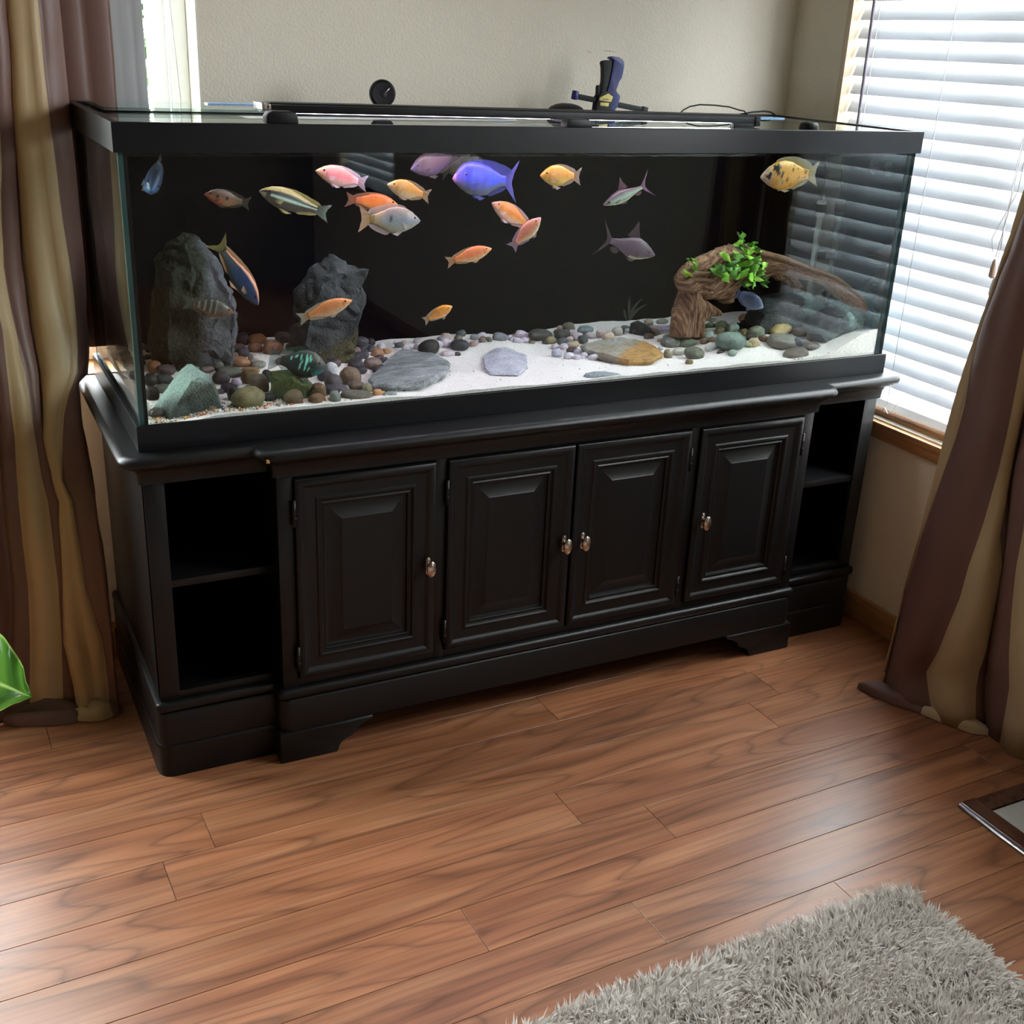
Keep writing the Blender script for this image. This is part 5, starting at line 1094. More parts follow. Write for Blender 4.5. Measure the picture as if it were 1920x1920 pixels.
rock('purple_rock', 'purple', mt_['purple'], 'purplish grey rock between the black rock and the driftwood', 12, amp=.003)
mt_['slate'] = rock_mat('slate_rock', hexc('2a2f32'), hexc('40474a'), hexc('566062'), 12, .7, mossy=(hexc('8fb4b4'), (.8, 0, .25), .056, .09), stretch=(1, 1, 2.2))
rock('slate_rock', 'big_slate', mt_['slate'], 'broad domed slate with pale streaks behind the yellow pebble', 13, amp=.003, front=.45, shrink=.82)
mt_['slate2'] = rock_mat('slate_rock_b', hexc('2f3435'), hexc('454c4e'), hexc('5c6668'), 10, .7, mossy=(hexc('9cc0be'), (1, 0, .7), .040, .06), stretch=(1, 1, 1.5))
rock('slate_rock', 'right_slate', mt_['slate2'], 'angular grey slate with a pale edge under the tip of the driftwood', 14, amp=.003, front=.4, shrink=.8)
def slab(name, key, mat, label, seed, th, tilt=0, lift=.006):
    pl = SLAB_AT[key]; cx_ = sum(p[0] for p in pl)/len(pl); cy_ = sum(p[1] for p in pl)/len(pl); bm = bmesh.new(); rnd = random.Random(seed)
    for x, y in pl:
        z = sandz(x, y)
        for k, (s, dz) in enumerate(((.96, lift+th), (1.0, lift+th*.4), (.93, lift-th*.9))):
            bm.verts.new((cx_+(x-cx_)*s, cy_+(y-cy_)*s, z+dz+rnd.uniform(-.0012, .0012)+tilt*(x-cx_)))
    bmesh.ops.convex_hull(bm, input=bm.verts[:]); bmesh.ops.delete(bm, geom=[v for v in bm.verts if not v.link_faces], context='VERTS')
    rough_up(bm, .0022, 30, seed, 3); cz_ = sandz(cx_, cy_)
    for v in bm.verts: v.co -= Vector((cx_, cy_, cz_))
    o = bmo(name, bm, mat, None, angle=30); o.location = (cx_, cy_, cz_); return tag(o, label, 'rock')
mt_['sl1'] = rock_mat('layered_slate', hexc('62676b'), hexc('8b9094'), hexc('b0b4b8'), 16, 1.0, stretch=(1, 2.8, 1))
slab('flat_slate', 'slate_left', mt_['sl1'], 'flat layered grey slate lying on the sand, right of the pebble heap', 21, .012)
mt_['sl2'] = rock_mat('smooth_slate', hexc('a3a6b4'), hexc('b8bbc8'), hexc('ccccd6'), 22, .4)
slab('flat_slate', 'slate_mid', mt_['sl2'], 'smooth bluish slab half buried in the middle of the sand', 22, .006, lift=.0005)
mt_['sl3'] = rock_mat('tan_slab', hexc('8f7d66'), hexc('96948a'), hexc('a6aaa4'), 9, .6, mossy=(hexc('a5804f'), (.7, -.8, 0), .044, .07))
slab('flat_slate', 'slab_tan', mt_['sl3'], 'broad flat slab with tan patches on the sand before the black rock', 23, .010)
bm = bmesh.new()
for x, z in ((.955, .745), (.9707, .7573), (.9887, .7765), (1.012, .7785), (1.0374, .7772), (1.0600, .7735), (1.0778, .7690), (1.0945, .7583), (1.10, .745)):
    for y, s in ((.0268, .86), (.034, 1), (.050, 1), (.062, .85)): bm.verts.new((1.03+(x-1.03)*s, y, z-(1-s)*.02))
bmesh.ops.convex_hull(bm, input=bm.verts[:]); bmesh.ops.delete(bm, geom=[v for v in bm.verts if not v.link_faces], context='VERTS')
rough_up(bm, .0010, 30, 3, 3)
for v in bm.verts: v.co -= Vector((1.03, .045, .76))
mt_['sl4'] = rock_mat('grey_stone', hexc('7e8890'), hexc('8d969d'), hexc('9aa3a9'), 26, .4)
o = bmo('round_stone', bm, mt_['sl4'], None, angle=40); o.location = (1.03, .045, .76); tag(o, 'smooth blue-grey stone peeping over the front rim at the middle of the tank', 'rock')

# ------------------------------------------------------------------ pebbles
def pebble_mat():
    m, t, out = new_mat('pebble'); b = N(t, 'ShaderNodeBsdfPrincipled', i_Roughness=.45); b.inputs['Specular IOR Level'].default_value = .35
    oi = N(t, 'ShaderNodeObjectInfo'); tcn = N(t, 'ShaderNodeTexCoord')
    ad = N(t, 'ShaderNodeVectorMath', operation='ADD'); sc = N(t, 'ShaderNodeVectorMath', operation='SCALE'); sc.inputs[0].default_value = (11, 23, 7)
    t.links.new(oi.outputs['Random'], sc.inputs['Scale']); t.links.new(sc.outputs[0], ad.inputs[0]); t.links.new(tcn.outputs['Object'], ad.inputs[1])
    n1 = N(t, 'ShaderNodeTexNoise', i_Scale=2.2, i_Detail=7.0, i_Roughness=.62); t.links.new(ad.outputs[0], n1.inputs['Vector'])
    r = ramp(t, [(.3, (.48, .47, .46)), (.5, (.78, .78, .78)), (.72, (1.02, 1.0, .96))]); t.links.new(n1.outputs[0], r.inputs[0])
    mm = N(t, 'ShaderNodeMix', data_type='RGBA', blend_type='MULTIPLY'); mm.inputs[0].default_value = 1
    t.links.new(oi.outputs['Color'], mm.inputs[6]); t.links.new(r.outputs[0], mm.inputs[7]); t.links.new(mm.outputs[2], b.inputs['Base Color'])
    bp = N(t, 'ShaderNodeBump', i_Strength=.25, i_Distance=.05); t.links.new(n1.outputs[0], bp.inputs['Height']); t.links.new(bp.outputs[0], b.inputs['Normal'])
    t.links.new(b.outputs[0], out.inputs[0]); return m
M['pebble'] = pebble_mat()
PB = []
for k in range(9):
    bm = bmesh.new(); bmesh.ops.create_icosphere(bm, subdivisions=3, radius=1.0); rnd = random.Random(k+40)
    ang = k in (2, 5, 8)
    for v in bm.verts:
        p = v.co.normalized(); e = .78 if ang else .92
        q = Vector((math.copysign(abs(p.x)**e, p.x), math.copysign(abs(p.y)**e, p.y), math.copysign(abs(p.z)**e, p.z)))
        f = 1 + (.20 if ang else .11)*noise.noise(p*(1.5 if ang else 1.1)+Vector((k*7.3, 0, 0))) + .03*noise.noise(p*3+Vector((k*3, 1, 0)))
        v.co = q*f*(.93 if ang else 1)
    me = bpy.data.meshes.new('pebble'); bm.to_mesh(me); bm.free(); me.materials.append(M['pebble'])
    me.polygons.foreach_set('use_smooth', [True]*len(me.polygons)); PB.append(me)
def col_name(h):
    r, gg, b = [int(h[i:i+2], 16) for i in (0, 2, 4)]; mxx, mn = max(r, gg, b), min(r, gg, b); s = (mxx-mn)/max(1, mxx)
    if mxx > 195 and s < .16: return 'white'
    if s < .13: return 'dark grey' if mxx < 95 else ('grey' if mxx < 150 else 'pale grey')
    if r >= gg >= b or (r >= b and r-gg > 12):
        if mxx > 170: return 'sandy'
        if b > gg: return 'dark purplish'
        return 'brown' if mxx < 150 else 'orange-brown'
    if b >= r and mxx < 100: return 'dark bluish'
    if gg >= r and gg >= b: return 'greenish'
    return 'lilac grey'
def zone(x, y):
    if x < .24 and y < .2: return 'by the wedge rock'
    if x < .34: return 'by the tall left rock'
    if x < .66: return 'by the pointed rock'
    if x < .9: return 'behind the layered slate'
    if x < 1.12: return 'behind the bluish slab'
    if x < 1.34: return 'by the tan slab'
    return 'by the driftwood'
rp = random.Random(21); npb = 0
PLACED = []
def put_pebble(x, y, z, a, c, h, heap=False, special=None):
    global npb
    o = bpy.data.objects.new('pebble', PB[rp.randrange(9)] if npb else PB[0]); COL.objects.link(o); npb += 1
    o.location = (x, y, z); o.scale = (a, (a*.5+c*.5)*rp.uniform(.8, 1.05), c)
    o.rotation_euler = (rp.uniform(-.15, .15), rp.uniform(-.18, .18), rp.uniform(-.25, .25))
    o.color = (*hexc(h), 1); PLACED.append((x, y, z, max(a, c)))
    if special: tag(o, special, 'pebble')
    else:
        size = 'small' if a < .0105 else ('large' if a > .0185 else 'medium'); form = 'flat' if c < a*.5 else ('long' if c < a*.62 else 'round')
        PEB_OF.setdefault((f'{size} {col_name(h)} {form}', zone(x, y)), []).append(o)
    return o
PEB_OF = {}
def name_pebbles():
    nth = ['leftmost', 'second from left', 'third from left', 'fourth from left', 'fifth from left', 'sixth from left']
    def across(o): d_ = o.location-Vector((-.305, -2.107, 1.458)); return math.atan2(d_.x, d_.y)
    for (kind_, zn), obs in PEB_OF.items():
        obs.sort(key=across); n_ = len(obs)
        for k_, o in enumerate(obs):
            if n_ == 1: tag(o, f'the one {kind_} pebble {zn}', 'pebble', group='pebbles '+zn)
            elif k_ < 6: tag(o, f'{nth[k_]} {kind_} pebble {zn}', 'pebble', group='pebbles '+zn)
            elif n_ == 7: tag(o, f'rightmost {kind_} pebble {zn}', 'pebble', group='pebbles '+zn)
            else: tag(o, f'{kind_} pebble, towards the right, {zn}', 'pebble', group=f'{kind_} pebbles towards the right, {zn}')
SPECIAL = {'7d7650': 'largest olive pebble at the front left, touching the sand edge', 'cbb87a': 'large smooth yellow pebble before the domed slate', '7b9088': 'large speckled green-grey pebble at the foot of the driftwood',
           '656558': 'long olive-grey pebble lying at the front, left of the flat layered slate', '5f564e': 'angular brown stone alone on the sand at the front right', '54493c': 'dark brown angular pebble just behind the lone brown stone',
           '6e7262': 'oval olive pebble at the edge of the sand, below the driftwood', 'e6ece8': 'bright white oval pebble below the driftwood', '7a7a70': 'grey pebble with a pale streak in front of the yellow pebble',
           '4a4a48': 'long dark slanted pebble at the back, middle of the tank', 'dfe4e2': 'white chip against the glass in the front left corner', '8c5a44': 'small red-brown pebble on the edge of the tan slab',
           'cfc0dc': 'small lilac-white pebble right of the wedge rock', '9a7058': 'angular pinkish brown pebble behind the turquoise fish', 'dcdfe8': 'white pebble just before the turquoise fish', '7d6656': 'large brown egg-shaped pebble right of the mossy rock'}
for x, y, z, a, c, h in PEBBLES:
    put_pebble(x, y, z, a*1.04, c*1.06, h, special=SPECIAL.get(h))
# pebbles between and under those: the rest of the heaps
fill_cols = ['3c3a3c', '45424a', '5a5258', '6d5a5c', '8a5a38', '7d6656', '57525a', '4c4650', '6e5a40', '35353f', '8a7670', '5f655c']
fill_pale = ['d6cedd', 'c4bcc0', '8c9098', '4c4c50', 'cfc0a0', '7a7464', '5e6468', 'b8a09a']
fill_grn = ['7d8a78', '6b7066', '8a9680', '6a5a50', '9aa07c', '4a463e', 'c8b898', '7d6a54']
def fill(n, xr, yr, cols_, rs):
    k = 0; tries = 0
    while k < n and tries < n*30:
        tries += 1; x, y = rp.uniform(*xr), rp.uniform(*yr); a = rp.uniform(*rs); c = a*rp.uniform(.5, .75); z = sandz(x, y)+c*.55
        if any((x-p[0])**2+(y-p[1])**2 < ((a+p[3])*.72)**2 for p in PLACED): continue
        put_pebble(x, y, z, a, c, rp.choice(cols_)); k += 1
fill(58, (.04, .62), (.22, .51), fill_cols, (.011, .021)); fill(14, (.03, .30), (.16, .26), fill_cols, (.010, .018))
fill(16, (.62, 1.0), (.44, .52), fill_pale, (.008, .014)); fill(16, (.98, 1.2), (.40, .52), fill_pale, (.008, .015)); fill(22, (1.25, 1.66), (.24, .46), fill_grn, (.010, .018)); fill(10, (1.42, 1.72), (.10, .24), fill_grn, (.008, .015))

name_pebbles()

# ------------------------------------------------------------------ driftwood with its plants
def wood_mat():
    m, t, out = new_mat('driftwood'); b = N(t, 'ShaderNodeBsdfPrincipled', i_Roughness=.8); b.inputs['Specular IOR Level'].default_value = .2
    a = N(t, 'ShaderNodeAttribute', attribute_name='Col')     # r: along, g: around
    mp = N(t, 'ShaderNodeMapping'); mp.inputs['Scale'].default_value = (2.2, 26, 1); t.links.new(a.outputs[1], mp.inputs[0])
    n1 = N(t, 'ShaderNodeTexNoise', i_Scale=2.0, i_Detail=6.0, i_Distortion=.6); t.links.new(mp.outputs[0], n1.inputs['Vector'])
    r = ramp(t, [(.30, hexc('3a2920')), (.46, hexc('6b5040')), (.60, hexc('94755a')), (.75, hexc('bd9f80'))]); t.links.new(n1.outputs[0], r.inputs[0]); t.links.new(r.outputs[0], b.inputs['Base Color'])
    bp = N(t, 'ShaderNodeBump', i_Strength=.7, i_Distance=.004); t.links.new(n1.outputs[0], bp.inputs['Height']); t.links.new(bp.outputs[0], b.inputs['Normal'])
    t.links.new(b.outputs[0], out.inputs[0]); return m
M['wood'] = wood_mat()
dw = empty('driftwood', (1.25, .28, .775), 'arched brown driftwood standing on the pebbles at the right of the tank', 'driftwood')
def loft(name, secs, thick, parent, seed, n=36, sub=7):
    """secs: (outer point, inner point); an oval section spans each pair, grooved along its length"""
    A = [Vector(a) for a, b in secs]; Bv = [Vector(b) for a, b in secs]; m = len(secs); vs, fs, uv = [], [], []
    def cat(P, t):
        i = min(int(t), m-2); f = t-i; p0, p1, p2, p3 = P[max(i-1, 0)], P[i], P[i+1], P[min(i+2, m-1)]
        return .5*((2*p1)+(p2-p0)*f+(2*p0-5*p1+4*p2-p3)*f*f+(-p0+3*p1-3*p2+p3)*f**3)
    steps = (m-1)*sub; ny = 0
    for s in range(steps+1):
        t = s/sub; a, b = cat(A, min(t, m-1.0001)), cat(Bv, min(t, m-1.0001)); c = (a+b)/2; u = (a-b)/2; w = Vector((0, 1, 0)); hl = u.length
        th = thick(t)*1.0
        for k in range(n):
            an = 2*math.pi*k/n; ca, sa = math.cos(an), math.sin(an)
            gr = 1 + .07*math.sin(an*9+noise.noise(Vector((t*.6, k*.05, seed)))*6) + .16*noise.noise(Vector((t*1.1, ca*1.6+seed, sa*1.6)))*min(1, 9/(t+1)/2+.4)
            pin = .16*noise.noise(Vector((t*2.6, ca*1.4, sa*1.4+seed)))*(1.0 if t < 8 else .5)
            rx = math.copysign(abs(ca)**.9, ca)
            vs.append(c + u*rx*(gr+pin*.5) + w*(sa*th*(gr+pin))); uv.append((t/m, k/n))
    for s in range(steps):
        for k in range(n): fs.append((s*n+k, s*n+(k+1) % n, (s+1)*n+(k+1) % n, (s+1)*n+k))
    fs.append(tuple(range(n-1, -1, -1))); fs.append(tuple(steps*n+k for k in range(n)))
    o = mesh(name, vs, fs, M['wood'], parent, True); at = o.data.color_attributes.new('Col', 'FLOAT_COLOR', 'POINT')
    for i, (a, b) in enumerate(uv): at.data[i].color = (a*6, abs(b*2-1), 0, 1)
    return o
from mathutils.geometry import delaunay_2d_cdt
def slabwood(name, poly, y0, T, D, seed, grain, lean=0.0, step=.0065):
    """weathered plank-like lump: an outline rounded off towards its edges, front and back, with torn grooves"""
    n = len(poly); rnd = random.Random(seed); ring_ = []
    for i in range(n):
        a, b = Vector(poly[i]), Vector(poly[(i+1) % n]); k = max(1, int((b-a).length/step))
        for q in range(k):
            p = a.lerp(b, q/k); ring_.append(p + Vector((rnd.uniform(-1, 1), rnd.uniform(-1, 1)))*.0011)
    m = len(ring_)
    def dist(p):
        d = 9
        for i in range(m):
            a, b = ring_[i], ring_[(i+1) % m]; ab = b-a; t = max(0, min(1, (p-a).dot(ab)/max(1e-12, ab.length_squared))); d = min(d, (p-a-ab*t).length)
        return d
    def inside(p):
        c_ = False
        for i in range(m):
            a, b = ring_[i], ring_[(i+1) % m]
            if (a.y > p.y) != (b.y > p.y) and p.x < (b.x-a.x)*(p.y-a.y)/(b.y-a.y)+a.x: c_ = not c_
        return c_
    xs = [p.x for p in ring_]; zs = [p.y for p in ring_]; pts = list(ring_); x = min(xs)
    while x < max(xs):
        zz = min(zs)
        while zz < max(zs):
            p = Vector((x+rnd.uniform(-.3, .3)*step, zz+rnd.uniform(-.3, .3)*step)); zz += step
            if inside(p) and dist(p) > step*.55: pts.append(p)
        x += step
    V2, E2, F2, *_ = delaunay_2d_cdt(pts, [(i, (i+1) % m) for i in range(m)], [list(range(m))], 1, 1e-7)
    V2 = [Vector(v) for v in V2]; ca, sa = math.cos(grain), math.sin(grain); vs, uv = [], []; fs = []
    dd = [dist(v) for v in V2]; zmin = min(zs)
    for side in (-1, 1):
        for v, d_ in zip(V2, dd):
            t = T*math.sqrt(max(0, 1-(1-min(1, d_/D))**2)); u = v.x*ca+v.y*sa; w_ = -v.x*sa+v.y*ca
            gro = abs(noise.noise(Vector((u*14+seed, w_*62, side*3))))*.010 + noise.noise(Vector((u*10, w_*22+seed, side)))*.016 + noise.noise(Vector((u*40, w_*160, side+seed)))*.0025
            vs.append((v.x, y0+lean*(v.y-zmin)+side*(t+gro*min(1, d_/.010)*1.1), v.y)); uv.append((u*9, abs((w_*5+seed) % 2-1)))
    k = len(V2)
    for f in F2: fs.append(tuple(f)); fs.append(tuple(i+k if dd[i] > 1e-5 else i for i in f)[::-1])
    o = mesh(name, vs, fs, M['wood'], dw, True); o.data.validate()
    bm = bmesh.new(); bm.from_mesh(o.data); bmesh.ops.delete(bm, geom=[v for v in bm.verts if not v.link_faces], context='VERTS'); bmesh.ops.recalc_face_normals(bm, faces=bm.faces[:])
    idx = None; co = [v.co.copy() for v in bm.verts]; bm.to_mesh(o.data); bm.free()
    o.data.polygons.foreach_set('use_smooth', [True]*len(o.data.polygons)); o.data.set_sharp_from_angle(angle=math.radians(50))
    at = o.data.color_attributes.new('Col', 'FLOAT_COLOR', 'POINT')
    for i, c_ in enumerate(co): at.data[i].color = ((c_.x*ca+c_.z*sa)*9, abs(((-c_.x*sa+c_.z*ca)*5+seed) % 2-1), c_.y*3, 1)
    return o
slabwood('root_flange', [(x, z if z < .895 else z+.035) for x, z in WOOD_FLANGE], .236, .030, .016, 1.3, math.radians(100))
slabwood('trunk', WOOD_MASS, .236, .034, .020, 4.7, math.radians(28))
slabwood('under_branch', WOOD_UNDER, .200, .010, .010, 7.1, math.radians(-35), step=.005)
loft('branch', WOOD[7:], lambda t: max(.006, .032-.0032*t), dw, 2.0)
def strand(name, pts, rad, seed):
    pts = [Vector(p) for p in pts]
    secs = [(p+Vector((0, 0, r)), p-Vector((0, 0, r))) for p, r in zip(pts, rad)]; return loft(name, secs, lambda t: rad[min(int(t), len(rad)-1)]*.9, dw, seed, 14, 4)
w = [Vector(a)*.85+Vector(b)*.15 for a, b in WOOD]; dy = Vector((0, -.022, 0))
strand('branch_ridge', [w[7]+dy, w[8]+dy, w[9]+dy, w[10]+dy*.9, w[11]+dy*.8, w[12]+dy*.6, w[13]+dy*.5, w[14]+dy*.4], [.007, .008, .0075, .007, .0065, .006, .0055, .005], 4.1)
for q, (a, b, c_, r_) in enumerate((((1.352, .946), (1.375, .955), (1.408, .958), .0055), ((1.350, .934), (1.378, .941), (1.415, .938), .006), ((1.356, .922), (1.385, .926), (1.425, .915), .006), ((1.362, .910), (1.392, .912), (1.418, .905), .005))):
    strand('torn_ridge', [(a[0], .215, a[1]), (b[0], .198, b[1]), (c_[0], .192, c_[1])], [r_, r_*1.2, r_*.5], 11.0+q)
M['leaf'] = vcol_mat('water_plant_leaf', .4, .4)
def leafy(name, pts, label, seed, stems):
    e = empty(name, (pts[0][0], pts[0][1]-.01, pts[-1][2]-.01), label, 'plant'); rnd = random.Random(seed)
    for x, y, z, s in pts:
        for q in range(2):
            L = s*rnd.uniform(.75, 1.15); wd = L*rnd.uniform(.38, .55)
            R = Matrix.Rotation(rnd.uniform(-2.6, 2.6), 3, 'Y') @ Matrix.Rotation(rnd.uniform(-.9, .3), 3, 'X') @ Matrix.Rotation(rnd.uniform(-.5, .5), 3, 'Z')
            vs = []; prof = [(0, .08), (.2, .7), (.45, 1), (.7, .85), (.9, .45), (1, .0)]
            for t_, ww in prof:
                for k in (-1, 0, 1): vs.append(R @ Vector((k*wd*ww, -.18*L*math.sin(t_*2.4)+abs(k)*wd*.25, (t_-.5)*2*L)) + Vector((x+rnd.uniform(-.002, .002), y-.012-.010*q+rnd.uniform(-.012, .006), z)))
            fs = []
            for i in range(5):
                for k in range(2): fs.append((i*3+k, i*3+k+1, i*3+k+4, i*3+k+3))
            o = mesh('leaf', vs, fs, M['leaf'], e, True); at = o.data.color_attributes.new('Col', 'FLOAT_COLOR', 'POINT')
            c = hexc(rnd.choice(['4f8a2c', '6fae38', '8ccf45', '3d7026', '5c9c30', '9ad850'])) if y < .2 else hexc(rnd.choice(['9ab838', '6fae38']))
            for d in at.data: d.color = (*c, 1)
    for a, b in stems: tube('stem', [a, (Vector(a)+Vector(b))/2+Vector((.004, -.004, .003)), b], .0012, M['stem'], e, 5)
M['stem'] = pmat('plant_stem', hexc('56702c'), .5)
P0 = LEAVES
leafy('water_plant', P0, 'bright green leafy water plant growing on top of the driftwood arch', 3, [((P0[0][0], P0[0][1]-.01, P0[0][2]), (P0[3][0], P0[3][1], P0[3][2]-.03)), ((P0[4][0], P0[4][1], P0[4][2]), (P0[13][0], P0[13][1], P0[13][2])), ((P0[5][0], P0[5][1]-.02, P0[5][2]), (P0[19][0], P0[19][1]-.02, P0[19][2])), ((P0[18][0], P0[18][1]-.02, P0[18][2]), (P0[24][0], P0[24][1]-.02, P0[24][2]))])
leafy('water_plant', LEAVES2, 'tiny yellow-green sprig on the left shoulder of the driftwood', 5, [((LEAVES2[0][0], LEAVES2[0][1], LEAVES2[0][2]), (LEAVES2[2][0], LEAVES2[2][1]+.01, LEAVES2[2][2]-.02))])
# dark wispy sprig behind the black rock
sp = empty('plant_sprig', (1.31, .40, .80), 'small dark grey-green wispy plant behind the black rock', 'plant')
M['dsprig'] = pmat('dark_sprig', hexc('3a443c'), .5, var=.3)
for a, b, c in (((1.318, .40, .80), (1.322, .398, .835), (1.348, .39, .858)), ((1.318, .40, .80), (1.314, .40, .835), (1.310, .395, .862)), ((1.322, .40, .80), (1.332, .396, .832), (1.365, .39, .842)), ((1.31, .40, .80), (1.302, .40, .82), (1.294, .39, .832))):
    a, b, c = Vector(a), Vector(b), Vector(c); vs, fs = [], []
    for i in range(9):
        t_ = i/8; p = a*(1-t_)**2+b*2*t_*(1-t_)+c*t_*t_; ww = .0045*math.sin(math.pi*(.15+.85*t_))**.8
        vs += [p+Vector((-ww, 0, ww*.3)), p+Vector((0, -.002, 0)), p+Vector((ww, 0, -ww*.3))]
    for i in range(8):
        for k in range(2): fs.append((i*3+k, i*3+k+1, i*3+k+4, i*3+k+3))
    mesh('frond', vs, fs, M['dsprig'], sp, True)
# heater against the right end
M['heat_glass'] = pmat('heater_glass', (.42, .52, .48), .12, spec=.7, var=.1)
ht = empty('heater', (1.795, .27, .88), 'slim glass tank heater standing upright in the right back corner', 'heater')
hx, hy = 1.790, .262
lathe('glass_tube', [(.004, .86), (.0075, .868), (.008, .88), (.008, 1.07), (.0075, 1.075)], M['heat_glass'], ht, (hx, hy, 0), 18)
lathe('cap', [(.009, 1.072), (.012, 1.078), (.0135, 1.095), (.0135, 1.112), (.010, 1.116), (.004, 1.118)], M['heat_glass'], ht, (hx, hy, 0), 18)
lathe('collar', [(.0055, 1.116), (.006, 1.122), (.006, 1.136), (.003, 1.140)], M['rubber'], ht, (hx, hy, 0), 14)
lathe('cap_band', [(.0137, 1.086), (.0142, 1.088), (.0142, 1.104), (.0137, 1.106)], M['rubber'], ht, (hx, hy, 0), 18)
tube('cord', [(hx, hy, 1.138), (hx+.003, hy+.004, 1.18), (hx+.006, hy+.02, 1.25), (hx+.006, hy+.05, TT-.015)], .0030, M['rubber'], ht, 8)
box('suction_clip', (hx, hy-.011, .965), (TW-gi-g-.0005, hy+.011, .985), M['rubber'], ht, .003)
box('heater_core', (hx-.003, hy-.0085, .90), (hx+.003, hy-.0078, 1.04), M['steel'], ht)

# ------------------------------------------------------------------ fish
M['fish'] = vcol_mat('fish_skin', .38, .45, bump=.12, bscale=420, var=.18)
M['fin'] = vcol_mat('fish_fin', .45, .3, translucent=.42)
M['eye'] = pmat('fish_eye', (.006, .006, .008), .1, spec=.8)
def lin(xs, ys, x):
    if x <= xs[0]: return ys[0]
    for i in range(len(xs)-1):
        if x <= xs[i+1]:
            t = (x-xs[i])/(xs[i+1]-xs[i]); t = t*t*(3-2*t)*.5+t*.5; return ys[i]+(ys[i+1]-ys[i])*t
    return ys[-1]
def mixc(a, b, t): t = min(1, max(0, t)); return tuple(p+(q-p)*t for p, q in zip(a, b))
CICH = dict(s=[0, .04, .10, .2, .33, .48, .62, .78, .9, 1], top=[.03, .20, .40, .70, .93, 1.0, .90, .62, .40, .34], bot=[.05, .20, .36, .62, .84, .95, .90, .58, .36, .32])
SLIM = dict(s=[0, .04, .10, .2, .33, .48, .62, .78, .9, 1], top=[.04, .26, .50, .80, .98, 1.0, .86, .60, .42, .36], bot=[.05, .25, .46, .74, .92, .98, .86, .56, .38, .34])
BULL = dict(s=[0, .04, .10, .18, .30, .46, .62, .78, .9, 1], top=[.05, .30, .62, .92, 1.04, 1.0, .86, .58, .36, .30], bot=[.06, .22, .38, .60, .84, .96, .90, .56, .36, .30])
SHRK = dict(s=[0, .05, .14, .28, .42, .56, .72, .86, .95, 1], top=[.05, .22, .50, .85, 1.02, .90, .62, .40, .30, .28], bot=[.08, .28, .50, .78, .95, .90, .62, .38, .28, .26])
